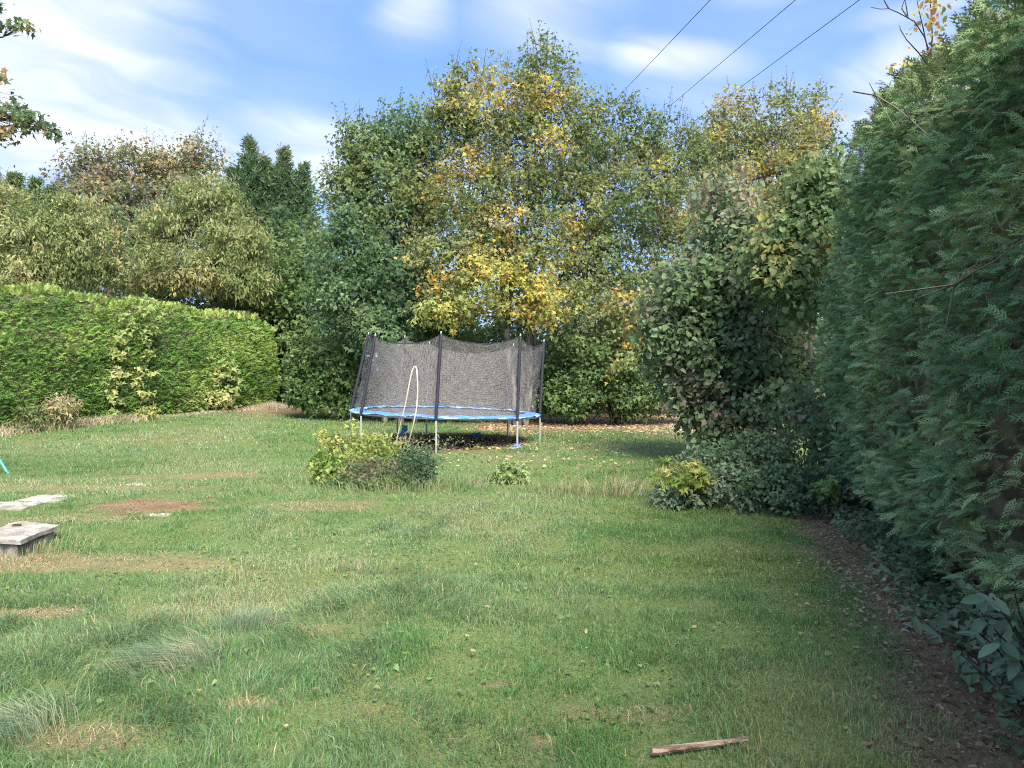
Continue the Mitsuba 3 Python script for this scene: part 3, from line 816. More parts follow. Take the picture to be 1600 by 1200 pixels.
C = sprays(P, np.tile([LDIR[0], LDIR[1], 0], (n, 1)), r, COARSE, .22, PAL_LH, 323, up=.3)
v, f, col = stack([A, B, C])
part(lh, 'foliage', (v, f), 'conifer_material', color=col, kind='stuff')


def saplings(label, pts, n, size, pal, seed, spread=.12, per=9, name='sapling', tmpl=MAPLE):
    """A thin plant climbing along pts, leaves about it."""
    r_ = np.random.default_rng(seed)
    t = thing(name, label, name)
    pts = np.asarray(pts, float)
    part(t, 'stem', tube(pts, np.linspace(.014, .005, len(pts)), 5), 'twig_material', True)
    k = r_.uniform(0, len(pts) - 1.001, n)
    i0 = k.astype(int)
    c = pts[i0] + (pts[i0 + 1] - pts[i0]) * (k - i0)[:, None] + r_.normal(0, spread, (n, 3))
    out = unit(np.tile([.8, -.6, .2], (n, 1)) + r_.normal(0, .3, (n, 3)))
    v_, f_, c_ = foliage(c, out, r_, tmpl, per, spread * .9, size, pal, seed, .3)
    part(t, 'foliage', (v_, f_), 'leaf_material', color=c_, kind='stuff')


def on_left_hedge(px, py, off=.12):
    """Where the view meets the left hedge's face."""
    dirv = np.array([(px - 800) / F, 1.0])
    # LA + LDIR*s + LNRM*off = dirv*d
    M = np.column_stack([dirv, -LDIR])
    d, s_ = np.linalg.solve(M, LA + LNRM * off)
    return at(px, py, d)


PAL_SAP = [((.16, .21, .06), 1.2), ((.24, .27, .08), 1), ((.32, .31, .11), .6)]
saplings('tall thin yellow green sapling climbing the clipped hedge, left of the two', [on_left_hedge(a, b_) for a, b_ in [(176, 650), (180, 600), (184, 560), (196, 520), (200, 490)]], 60, .16, PAL_SAP, 331, .14)
saplings('thin yellow green sapling beside the tall one on the clipped hedge', [on_left_hedge(a, b_) for a, b_ in [(222, 630), (220, 590), (228, 550), (230, 500), (226, 470)]], 52, .16, PAL_SAP, 332, .14)
saplings('bushy pale green sapling at the foot of the clipped hedge near its right end', [on_left_hedge(a, b_, .3) for a, b_ in [(338, 645), (340, 620), (344, 595), (350, 565)]], 70, .19, PAL_SAP, 333, .24)

# ------------------------------------------------------------------ trampoline
scene['steel_material'] = {'type': 'principled', 'base_color': {'type': 'rgb', 'value': [.52, .53, .54]}, 'metallic': .55, 'roughness': .42}
scene['sleeve_material'] = {'type': 'principled', 'base_color': {'type': 'rgb', 'value': [.022, .022, .032]}, 'roughness': .65}
scene['mat_material'] = {'type': 'twosided', 'bsdf': {'type': 'principled', 'base_color': {'type': 'rgb', 'value': [.045, .047, .052]}, 'roughness': .55}}
scene['net_material'] = {'type': 'twosided', 'bsdf': {'type': 'diffuse', 'reflectance': {'type': 'rgb', 'value': [.28, .265, .26]}}}


def pad_colour(p, n, uv):
    a = fbm(p.x * 5, p.y * 5, p.z * 5, 4)
    b_ = fbm(p.x * 19, p.y * 19, 4.0, 2)
    return mix((.06, .19, .52), (.52, .60, .70), smoothstep(.58, .70, a * .75 + b_ * .25))


scene['pad_material'] = {'type': 'twosided', 'bsdf': {'type': 'principled', 'base_color': mikit.proc(pad_colour), 'roughness': .45}}
tr = thing('trampoline', 'round trampoline with a worn blue pad and a leaning grey safety net', 'trampoline')
TC, TR = np.array([(696 - 800) / F * 17.7, 17.7]), 2.16
rim = lambda a, rad=TR, dz=0: np.stack([TC[0] + rad * np.cos(a), TC[1] + rad * np.sin(a), .70 - .068 * np.cos(a) * rad / TR + dz + 0 * a], -1)
full = np.linspace(0, 2 * np.pi, 97)[:-1]


def ring(path, radius, sides=8):
    v, f = tube(np.vstack([path, path[:1]]), radius, sides, False)
    return v, f


part(tr, 'frame', ring(rim(full), .026), 'steel_material', True)


def annulus(r0, r1, z0, z1, wave, seed, n=160, m=5, gaps=()):
    r_ = np.random.default_rng(seed)
    a = np.linspace(0, 2 * np.pi, n + 1)
    w = r_.normal(0, wave, (m, n + 1))
    w[:, -1] = w[:, 0]
    w = (w + np.roll(w, 1, 1) + np.roll(w, -1, 1)) / 1.7
    t = np.linspace(0, 1, m)
    V = np.stack([rim(a, r0 + (r1 - r0) * tt + w[k] * .5, z0 + (z1 - z0) * tt + w[k] * .7 + .02 * math.sin(math.pi * tt)) for k, tt in enumerate(t)], 0)
    i, j = np.meshgrid(np.arange(m - 1), np.arange(n), indexing='ij')
    qd = np.stack([i * (n + 1) + j, i * (n + 1) + j + 1, (i + 1) * (n + 1) + j + 1, (i + 1) * (n + 1) + j], -1).reshape(-1, 4)
    return V.reshape(-1, 3), qd


part(tr, 'pad', annulus(TR + .05, TR - .30, .012, .045, .016, 341), 'pad_material', True)
mr = TR - .27
ma = np.linspace(0, 2 * np.pi, 73)[:-1]
rr = np.linspace(0, mr, 9)[1:]
mv = [np.array([TC[0], TC[1], .70 - .02])]
for q_ in rr:
    mv += list(rim(ma, q_, .005 - .025 * (1 - (q_ / mr) ** 2)))
mf = [[0, 1 + k, 1 + (k + 1) % 72] for k in range(72)]
for q_ in range(7):
    for k in range(72):
        a_, b_ = 1 + q_ * 72 + k, 1 + q_ * 72 + (k + 1) % 72
        mf += [[a_, a_ + 72, b_ + 72], [a_, b_ + 72, b_]]
part(tr, 'mat', (np.array(mv), np.array(mf)), 'mat_material', True)
sp = [tube(np.array([rim(np.array([a_]), mr - .01, .0)[0], rim(np.array([a_]), TR - .02, -.005)[0]]), .009, 4, False) for a_ in np.linspace(0, 2 * np.pi, 81)[:-1]]
part(tr, 'spring_ring', joined(sp), 'steel_material', kind='stuff')

POSTS = [(180, 315, 170, 205), (220, 430, 180, 340), (270, 822, 165, 790), (319, 1240, 180, 1220), (2, 1385, 215, 1360), (49, 1200, 240, 1165), (108, 612, 228, 592), (129, 468, 190, 420)]
posts = []
for deg, tx, ty, bx in POSTS:
    a_ = np.array([math.radians(deg)])
    foot = rim(a_, TR + .045, 0)[0]
    d = foot[1]
    top = at(500 + tx / 4, 480 + ty / 4, d)
    top[0] = foot[0] + (tx - bx) / 4 / F * d
    posts.append((math.radians(deg), foot, top))
    dirn = unit(top - foot)
    part(tr, 'leg', tube(np.array([[foot[0] - .0, foot[1], -.06], [foot[0], foot[1], .3], foot + np.array([0, 0, -.03]), foot + dirn * .18]), .022, 8), 'steel_material', True)
    pp = foot + dirn * np.linspace(-.04, np.linalg.norm(top - foot), 14)[:, None]
    part(tr, 'net_post', tube(pp, np.concatenate([[.03], np.full(12, .034), [.03]]), 8), 'sleeve_material', True)
    part(tr, 'post_cap', tube(np.array([top, top + dirn * .05]), [.022, .012], 8), 'steel_material', True)
# a flattened foot under the right front leg
fx = posts[3][1]
part(tr, 'foot_bar', tube(np.array([[fx[0] - .12, fx[1] - .25, .03], [fx[0] - .02, fx[1] - .05, .025], [fx[0] + .1, fx[1] + .1, .03]]), .02, 8), 'steel_material', True)

order = sorted(posts, key=lambda p: p[0])
pa = np.array([p[0] for p in order] + [order[0][0] + 2 * np.pi])
ptop = np.array([p[2] for p in order] + [order[0][2]])


def net_point(a, t):
    """a: angle round the rim, t: 0 at the pad .. 1 at the upper edge."""
    a = np.asarray(a, float)
    am = np.where(a < pa[0], a + 2 * np.pi, a)
    k = np.clip(np.searchsorted(pa, am, side='right') - 1, 0, len(pa) - 2)
    w = (am - pa[k]) / (pa[k + 1] - pa[k])
    top = ptop[k] * (1 - w)[..., None] + ptop[k + 1] * w[..., None]
    span = (pa[k + 1] - pa[k])
    top = top + np.stack([0 * w, 0 * w, -.17 * span / .8 * (4 * w * (1 - w)) ** .8], -1)
    low = rim(a, TR - .06, .03)
    pull = np.stack([np.cos(a), np.sin(a), 0 * a], -1) * (-.10 * 4 * w * (1 - w) * np.sin(np.pi * np.clip(t, 0, 1)))[..., None]
    wr = np.stack([np.cos(a), np.sin(a), 0 * a], -1) * (.018 * np.sin(a * 31 + 4 * np.sin(t * 7)) * (1 - .3 * t))[..., None]
    return low + (top - low) * np.asarray(t)[..., None] + pull + wr


def ribbons(lines, across, w):
    """Threads of the net: lines (n, m, 3), across (n, m, 3) unit, width w."""
    n_, m_ = lines.shape[:2]
    V = np.stack([lines - across * w / 2, lines + across * w / 2], 2).reshape(-1, 3)
    i, j = np.meshgrid(np.arange(n_), np.arange(m_ - 1), indexing='ij')
    b0_ = (i * m_ + j) * 2
    qd = np.stack([b0_, b0_ + 1, b0_ + 3, b0_ + 2], -1).reshape(-1, 4)
    return V, np.vstack([qd[:, [0, 1, 2]], qd[:, [0, 2, 3]]])


NV, NH = 640, 88
A2, T2 = np.meshgrid(np.linspace(0, 2 * np.pi, NV + 1)[:-1], np.linspace(0, 1, 15), indexing='ij')
G = net_point(A2, T2)
tan = np.stack([-np.sin(A2), np.cos(A2), 0 * A2], -1)
vert = ribbons(G, tan, .0027)
A3, T3 = np.meshgrid(np.linspace(0, 2 * np.pi, 181), np.linspace(0, 1, NH), indexing='xy')
G3 = net_point(A3 % (2 * np.pi), T3)
hor = ribbons(G3, np.broadcast_to(np.array([0, 0, 1.0]), G3.shape), .0027)
part(tr, 'net', joined([vert, hor]), 'net_material')
edge = net_point(np.linspace(0, 2 * np.pi, 241)[:-1], np.ones(240))
part(tr, 'net_edge_cord', ring(edge, .008, 5), 'sleeve_material', True)

# pale bent pole leaning on the trampoline
zp = lambda zx, zy, d: at(500 + zx / 4, 480 + zy / 4, d)
scene['pale_pole_material'] = {'type': 'principled', 'base_color': {'type': 'rgb', 'value': [.62, .57, .46]}, 'roughness': .5}
arch = [zp(476, 850, 15.9), zp(500, 740, 15.75), zp(530, 620, 15.6), zp(552, 510, 15.5), zp(568, 430, 15.45), zp(580, 388, 15.43), zp(594, 370, 15.42), zp(604, 390, 15.41), zp(608, 440, 15.4), zp(610, 520, 15.4), zp(604, 620, 15.4), zp(588, 710, 15.45), zp(566, 800, 15.6), zp(542, 895, 15.75)]
from scipy.interpolate import CubicSpline
arch = CubicSpline(np.arange(len(arch)), np.array(arch))(np.linspace(0, len(arch) - 1, 50))
single('bent_pole', 'pale thin pole bent into a narrow arch, leaning on the front of the trampoline', 'pole', tube(arch, .013, 8), 'pale_pole_material', True)

scene['blue_cloth_material'] = {'type': 'twosided', 'bsdf': {'type': 'principled', 'base_color': {'type': 'rgb', 'value': [.09, .19, .52]}, 'roughness': .6}}


def rag(center, axes, seed, n=14, crump=.05):
    r_ = np.random.default_rng(seed)
    u, w = np.meshgrid(np.linspace(-1, 1, n), np.linspace(-1, 1, n), indexing='ij')
    k = 1 - .25 * np.abs(u * w)
    pts = np.array(center) + (u * k)[..., None] * np.array(axes[0]) + (w * k)[..., None] * np.array(axes[1])
    pts = pts + (meshkit.fbm(np.stack([u * 2.1, w * 2.1, u * 0], -1), 3, seed)[..., None] - .5) * np.array([crump, crump, crump]) * 2.4 + r_.normal(0, crump * .08, pts.shape)
    i, j = np.meshgrid(np.arange(n - 1), np.arange(n - 1), indexing='ij')
    qd = np.stack([i * n + j, (i + 1) * n + j, (i + 1) * n + j + 1, i * n + j + 1], -1).reshape(-1, 4)
    return pts.reshape(-1, 3), qd


c = zp(527, 765, 16.4)
single('hanging_rag', 'torn blue strip of pad hanging under the left front of the trampoline', 'rag', rag(c, [(.07, .02, 0), (.01, .03, .12)], 351, 12, .05), 'blue_cloth_material', True)
g = on_ground(746, 684)
single('fallen_rag', 'crumpled blue cloth on the bare ground under the trampoline', 'rag', rag(g + np.array([0, 0, .08]), [(.13, .03, -.02), (-.02, .09, .03)], 352, 14, .07), 'blue_cloth_material', True)
g = on_ground(806, 701)
single('fallen_rag', 'small blue scrap beside the right front foot of the trampoline', 'rag', rag(g + np.array([.02, .1, .05]), [(.1, .02, 0), (0, .07, .03)], 353, 10, .05), 'blue_cloth_material', True)

# ------------------------------------------------------------------ the rough bed in the middle of the lawn
PAL_YG = [((.15, .20, .045), 1.2), ((.23, .26, .06), 1), ((.33, .31, .08), .6), ((.10, .15, .035), 1)]
PAL_BED = [((.05, .085, .03), 1), ((.08, .125, .04), 1), ((.12, .16, .05), .6)]
PAL_BRAMBLE = [((.035, .058, .03), 1.2), ((.055, .075, .04), 1), ((.11, .085, .055), .7), ((.08, .10, .05), .7)]
shrub('yellow leaved bush at the left end of the rough bed in front of the trampoline', [lobe(512, 692, 11.9, 26, 20, .22), lobe(545, 705, 12, 40, 22, .3), lobe(522, 685, 12, 18, 14, .15), lobe(548, 668, 12.1, 20, 10, .15)], MAPLE, PAL_YG, .07, 85, 361, 9, .10, rough=.7, shell=.2, hang=.15, stems=7, stem_r=.007)
shrub('feathery light green bush behind the bramble in front of the trampoline', [lobe(585, 705, 12.2, 42, 22, .3), lobe(620, 715, 12.3, 40, 18, .3), lobe(560, 690, 12.4, 22, 12, .2)], LANCE, [((.11, .17, .04), 1), ((.17, .22, .055), 1), ((.25, .27, .07), .5)], .10, 130, 362, 13, .08, hang=.1, stems=8, stem_r=.006)
shrub('bright green low plant with broad leaves at the left foot of the yellow leaved bush', [lobe(515, 735, 11.2, 30, 22, .25), lobe(505, 725, 11.3, 18, 14, .2)], MAPLE, [((.08, .14, .03), 1), ((.13, .19, .045), 1), ((.2, .25, .06), .5)], .075, 100, 363, 10, .07, hang=.2, stems=6, stem_r=.006)
shrub('dark brownish bramble in the middle of the rough bed in front of the trampoline', [lobe(590, 735, 11.2, 48, 22, .4), lobe(640, 728, 11.3, 36, 24, .4), lobe(570, 745, 11, 40, 16, .3), lobe(655, 745, 11, 24, 16, .25)], OVAL, PAL_BRAMBLE, .05, 260, 364, 11, .11, rough=.7, shell=.3, name='bramble', cat='bramble', hang=.25, stems=12, stem_r=.005)
shrub('low leafy nettle like plants along the front of the bramble', [lobe(600, 756, 10.8, 60, 7, .2), lobe(540, 752, 10.9, 30, 7, .2)], OVAL, PAL_BED, .05, 130, 365, 11, .06, hang=.1, stems=5, stem_r=.004)
shrub('dark leafy bush at the right end of the bramble', [lobe(665, 722, 11.4, 26, 22, .28), lobe(640, 712, 11.6, 20, 14, .2)], OVAL, [((.035, .062, .035), 1), ((.055, .09, .05), 1), ((.08, .11, .06), .4)], .045, 110, 366, 12, .10, rough=.7, shell=.25, hang=.25, stems=6, stem_r=.005)
shrub('small green plant with layered leaves alone in the lawn right of the bramble', [lobe(795, 738, 11.4, 24, 14, .24), lobe(806, 745, 11.2, 18, 9, .2), lobe(785, 748, 11.3, 18, 8, .18)], MAPLE, [((.09, .15, .045), 1), ((.13, .19, .06), 1), ((.17, .22, .08), .5)], .075, 75, 367, 9, .06, hang=.1, stems=5, stem_r=.006, name='leafy_plant', cat='plant')
shrub('thin weeds with pale dry leaves under the front of the trampoline', [lobe(700, 690, 15.6, 60, 9, .3), lobe(640, 692, 15.6, 30, 9, .3), lobe(610, 686, 15.8, 30, 10, .3)], LANCE, [((.25, .2, .12), 1), ((.12, .15, .06), .7)], .07, 70, 368, 6, .09, hang=.1, stems=16, stem_r=.005, name='weed_patch', cat='weeds')


def tussock(label, px, py, n, h, w, cols, lean, spread, seed, name='grass_tussock', cat='grass tussock', flat=.35, kx=1.0, group=None):
    r_ = np.random.default_rng(seed)
    g_ = on_ground(px, py)
    x_ = g_[0] + r_.normal(0, spread * kx, n)
    y_ = g_[1] + r_.normal(0, spread, n)
    hh = h * r_.uniform(.45, 1.15, n)
    c_ = jitter(pick(cols, np.stack([x_, y_, x_ * 0], -1), r_, 4, seed, 1), r_, .25, .08)
    le = np.stack([x_ - g_[0], y_ - g_[1], x_ * 0], -1) / (spread * 2) * flat + r_.normal(0, .18, (n, 3)) * np.array([1, 1, 0]) + np.array([*lean, 0])
    v_, f_, cc = grass_blades(x_, y_, hh, np.full(n, w), r_, True, le, c_)
    single(name, label, cat, (v_, f_), 'grass_material', color=cc, group=group, kind='stuff')


BLUEG = [((.085, .135, .075), 1), ((.12, .17, .095), 1), ((.16, .20, .11), .6), ((.25, .23, .13), .2)]
STRAW = [((.36, .30, .18), 1), ((.28, .23, .13), 1), ((.2, .17, .09), .7), ((.13, .14, .05), .4)]
tussock('long bluish grass tussock combed over to the left, in the left foreground', 272, 1045, 900, .22, .004, BLUEG, (-.75, -.35), .085, 371, kx=1.5)
tussock('bluish grass tussock behind the combed one, in the left foreground', 380, 985, 450, .17, .004, BLUEG, (.2, .1), .075, 372, kx=1.3)
tussock('bluish grass tussock at the bottom left corner of the lawn', 22, 1150, 600, .19, .004, BLUEG, (-.5, -.2), .09, 373)
tussock('dry straw coloured grass clump in the lawn left of the yellow leaved plant', 962, 775, 300, .30, .009, STRAW + [((.10, .13, .05), 1.2)], (.1, 0), .17, 374, kx=1.3)
tussock('green and dry grass tussock beside the small layered plant', 868, 772, 260, .22, .011, [((.1, .14, .05), 1), ((.2, .19, .09), 1)], (0, 0), .2, 375, kx=1.4)
tussock('green grass tussock between the bramble and the small layered plant', 715, 762, 300, .24, .011, [((.08, .13, .045), 1), ((.13, .17, .07), 1), ((.24, .21, .12), .5)], (0, 0), .22, 376, kx=1.5)

tussock('tall green grass along the left foot of the yellow leaved bush', 525, 762, 240, .2, .010, [((.08, .14, .045), 1), ((.13, .17, .07), 1)], (0, 0), .22, 377, kx=1.6)
tussock('tall thin grass along the front of the bramble', 625, 768, 260, .22, .010, [((.09, .13, .05), 1), ((.16, .16, .08), 1), ((.26, .22, .13), .4)], (0, 0), .2, 378, kx=2.2)
# dry grass along the foot of the clipped hedge
r = np.random.default_rng(380)
n = 9000
s = r.uniform(1.5, LLEN, n)
o = .12 + np.abs(r.normal(.25, .3, n))
xy = LA + LDIR * s[:, None] + LNRM * o[:, None]
hump = .25 + .75 * smst(.4, .65, meshkit.fbm(np.stack([s * .5, s * 0, s * 0], -1), 3, 91))
cc = jitter(pick([((.42, .33, .22), 1.2), ((.33, .25, .15), 1), ((.24, .17, .10), .7), ((.14, .16, .06), .6)], np.column_stack([xy, s * 0]), r, 1.5, 92, .9), r, .2, .06)
v, f, col = grass_blades(xy[:, 0], xy[:, 1], .34 * hump * r.uniform(.4, 1.2, n), np.full(n, .014), r, True, None, cc, .8)
single('dry_grass', 'dry straw coloured grass in a strip along the foot of the clipped hedge', 'grass', (v, f), 'grass_material', color=col, kind='stuff')
for lb, px, py, sd, rx in [('yellow green weed clump in the dry strip under the clipped hedge, near its middle', 232, 650, 381, 20), ('dull green weed clump in the dry strip at the left end of the clipped hedge', 45, 655, 382, 26), ('tan dry weed clump against the clipped hedge, left of the tall saplings', 95, 635, 383, 28)]:
    d = 22.0
    p = on_left_hedge(px, py, .6)
    pal = [((.2, .22, .06), 1), ((.28, .27, .09), 1)] if sd == 381 else ([((.08, .11, .04), 1), ((.15, .15, .06), .6)] if sd == 382 else [((.3, .24, .13), 1), ((.2, .18, .08), 1)])
    R_ = rx / F * p[1]
    shrub(lb, [(p[0], p[1], p[2], R_, R_ * .8, R_ * .7)], LANCE, pal, .14, 60, sd, 12, .12, name='weed_clump', cat='weeds', stems=4, stem_r=.008)

# ------------------------------------------------------------------ ivy and plants by the right hedge
PAL_IVY = [((.04, .07, .034), 1.2), ((.062, .10, .05), 1.2), ((.10, .135, .075), .9)]
shrub('dark green ivy mound in front of the hazel, beside the tall right hedge', [lobe(1150, 760, 9.4, 85, 34, .6), lobe(1240, 765, 9.1, 80, 36, .6), lobe(1120, 725, 10.2, 55, 30, .7), lobe(1190, 715, 10.5, 60, 36, .7), lobe(1290, 770, 8.9, 30, 35, .4), lobe(1060, 775, 9.3, 45, 14, .4)],
      IVY, PAL_IVY, .062, 1150, 391, 12, .09, name='ivy_mound', cat='ivy', leaf='glossy_leaf_material', hang=.45, stems=14, stem_r=.006, rough=.25)
shrub('yellow leaved low plant on the left end of the ivy mound', [lobe(1065, 748, 9.1, 45, 12, .3), lobe(1090, 738, 9.2, 20, 10, .2), lobe(1045, 722, 9.2, 12, 5, .08)], MAPLE, PAL_YG, .085, 60, 392, 8, .07, hang=.1, stems=6, stem_r=.006)
shrub('small bright green plant at the right end of the ivy mound against the tall hedge', [lobe(1293, 765, 8.4, 15, 14, .12)], MAPLE, [((.10, .17, .045), 1), ((.14, .21, .06), 1)], .07, 22, 393, 9, .05, hang=.1, stems=4, stem_r=.005, name='leafy_plant', cat='plant')
shrub('thin brown twiggy shrub in the dark under the hazel', [lobe(1190, 690, 11.5, 45, 30, .4), lobe(1250, 700, 11, 40, 35, .4)], OVAL, [((.08, .06, .04), 1), ((.05, .07, .04), 1)], .05, 110, 394, 8, .12, stems=30, stem_r=.007)
shrub('lighter leaved low branches hanging in front of the dark hollow under the hazel', [lobe(1215, 620, 11.2, 55, 22, .4), lobe(1265, 640, 10.6, 35, 30, .4), lobe(1290, 690, 9.8, 30, 40, .4)], HEART, PAL_HAZEL, .085, 120, 395, 8, .11, stems=12, stem_r=.008)

# ivy on the ground along the tall hedge
r = np.random.default_rng(401)
n = 8200
s = r.uniform(-.8, 7.6, n)
o = np.minimum(np.abs(r.normal(0, .22, n)) - .34, .2)
xy = H0 + HDIR * s[:, None] + HNRM * o[:, None]
keep = meshkit.fbm(np.column_stack([xy, s * 0]) * 1.6, 3, 95) > .36
xy = xy[keep]
n = len(xy)
P = np.column_stack([xy, ground_z(xy[:, 0], xy[:, 1]) + r.uniform(.01, .16, n)])
v, f, col = scatter(IVY, P, unit(r.normal(0, 1, (n, 3)) * np.array([1, 1, .4])), unit(np.array([-.4, -.3, 1]) + r.normal(0, .35, (n, 3))), .052 * r.uniform(.5, 1.3, n), jitter(pick(PAL_IVY, P, r, 1.5, 96), r, .25, .08))
single('ivy_cover', 'dark creeping ivy on the soil along the foot of the tall right hedge', 'ivy', (v, f), 'glossy_leaf_material', color=col, kind='stuff')

# laurel like shrub at the bottom right: its big leaves are parts
r = np.random.default_rng(411)
lt = thing('laurel_shrub', 'broad leaved blue green shrub at the bottom right corner under the tall hedge', 'shrub')
lc = np.array([2.50, 3.70, 0.0])
tips = []
for k in range(17):
    e = lc + np.array([r.normal(0, .15) - .02, r.normal(0, .24), r.uniform(.22, .68)])
    p = bend([lc[0] + .12 + r.normal(0, .05), lc[1] + r.normal(0, .1), -.03], e, .1, 6, .03, r)
    part(lt, 'stem', tube(p, np.linspace(.007, .003, 6), 5), 'twig_material', True)
    tips.append(p)
LAURELS = []
for k in range(17):
    p = tips[k]
    for j in range(10):
        q_ = p[np.clip(5 - j // 2, 2, 5)]
        al = unit(np.array([r.normal(-.35, .6), r.normal(-.15, .6), r.normal(-.15, .3)]))
        no = unit(np.array([-.25, -.2, 1]) + r.normal(0, .25, 3))
        v, f, col = scatter(LAUREL, (q_ + r.normal(0, .012, 3))[None], al[None], no[None], r.uniform(.07, .125), jitter(np.array([[.07, .115, .062]]) * r.uniform(.8, 1.5), r, .2, .08))
        part(lt, 'leaf', (v, f), 'glossy_leaf_material', True, color=col)

# ------------------------------------------------------------------ fallen leaves
r = np.random.default_rng(421)
PAL_LITTER = [((.30, .20, .11), 1.2), ((.22, .13, .075), 1), ((.40, .29, .17), .8), ((.14, .085, .05), .8), ((.42, .33, .12), .3)]


def litter(x_, y_, size, seed, z0=.012, pal=PAL_LITTER, vary=(.6, 1.3)):
    n_ = len(x_)
    P_ = np.column_stack([x_, y_, ground_z(x_, y_) + z0 + r.uniform(0, .03, n_)])
    return scatter(OVAL, P_, unit(r.normal(0, 1, (n_, 3)) * np.array([1, 1, .2])), unit(np.array([0, 0, 1.0]) + r.normal(0, .4, (n_, 3))), size * r.uniform(*vary, n_), jitter(pick(pal, P_, r, .8, seed, 1), r, .25, .06))


x_, y_ = r.uniform(-6, 9, 42000), r.uniform(16, 29, 42000)
b_, t_ = bareness(x_, y_)
k = r.uniform(0, 1, len(x_)) < b_ * .9
L1 = litter(x_[k], y_[k], .085, 97)
x_, y_ = r.uniform(-1.5, 5, 900), r.uniform(12.5, 21, 900)
L1b = litter(x_, y_, .07, 97, .03)
s, o = r.uniform(-.6, 7.5, 6500), r.normal(.2, .26, 6500)
xy = H0 + HDIR * s[:, None] + HNRM * np.clip(o, -.2, .95)[:, None]
L2 = litter(xy[:, 0], xy[:, 1], .03, 98, .006, [((.13, .10, .06), 1), ((.085, .065, .042), 1.2), ((.20, .16, .09), 1.0), ((.09, .11, .045), .6), ((.32, .24, .13), .3)], (.25, 1.5))
v, f, col = stack([L1, L1b, L2])
single('leaf_litter', 'brown fallen leaves strewn under the trees and along the tall hedge', 'leaf litter', (v, f), 'leaf_material', color=col, kind='stuff')
for px, py, where in [(950, 909, 'right of the middle of the lawn, behind the row of four leaves'), (756, 961, 'near the middle of the lawn, the farthest of a short row of four'), (770, 980, 'near the middle of the lawn, second of a short row of four'),
                      (728, 1007, 'near the middle of the lawn, third of a short row of four'), (735, 1035, 'near the middle of the lawn, the nearest of a short row of four'), (497, 1097, 'low in the left half of the lawn, right of the combed tussock'),
                      (126, 945, 'left of the combed bluish tussock'), (915, 1004, 'right of the row of four leaves'), (1090, 990, 'on the mossy right half of the lawn'), (600, 1118, 'low on the lawn, nearest to the bottom middle edge'),
                      (440, 1150, 'low on the lawn, between the corner tussock and the bottom middle'), (930, 820, 'on the lawn in front of the dry straw coloured clump'), (1180, 905, 'on the lawn beside the soil strip of the tall hedge')]:
    g = on_ground(px, py)
    v, f, col = litter(np.array([g[0]]), np.array([g[1]]), .045, 99, .03)
    single('fallen_leaf', 'fallen leaf ' + where, 'leaf', (v, f), 'leaf_material', color=col, group='single leaves on the foreground lawn')

# broad leaved weeds in the turf
n = 5200
x_, y_ = r.uniform(-5, 3.4, n), r.uniform(2.6, 10.5, n)
nz = meshkit.fbm(np.stack([x_, y_, x_ * 0], -1) * 1.5, 3, 121)
k = (nz > .54) & (np.abs(x_) < .75 * y_) & (hedge_side(x_, y_) > .15)
x_, y_ = x_[k], y_[k]
P = np.column_stack([x_, y_, ground_z(x_, y_) + r.uniform(.015, .045, len(x_))])
v, f, col = scatter(IVY, P, unit(r.normal(0, 1, P.shape) * np.array([1, 1, .3])), unit(np.array([0, 0, 1.0]) + r.normal(0, .3, P.shape)), .032 * r.uniform(.5, 1.4, len(P)), jitter(pick([((.07, .12, .045), 1), ((.10, .155, .07), 1), ((.12, .16, .05), .5)], P, r, 1.2, 122, .8), r, .25, .08))
single('lawn_weeds', 'small round leaved weeds and clover scattered in the turf', 'weeds', (v, f), 'leaf_material', color=col, kind='stuff')


# ------------------------------------------------------------------ stones, wood, cables
def stone_colour(p, n, uv):
    a = fbm(p.x * 9, p.y * 9, p.z * 9, 4)
    b_ = noise(p.x * 160, p.y * 160, p.z * 160)
    c_ = fbm(p.x * 3.1, p.y * 3.1, 7.0, 3)
    return mix(mix((.20, .185, .165), (.42, .39, .36), smoothstep(.25, .75, a)), (.16, .16, .09), smoothstep(.55, .75, c_) * .5) * (.8 + .4 * b_)


scene['stone_material'] = {'type': 'twosided', 'bsdf': {'type': 'diffuse', 'reflectance': mikit.proc(stone_colour)}}


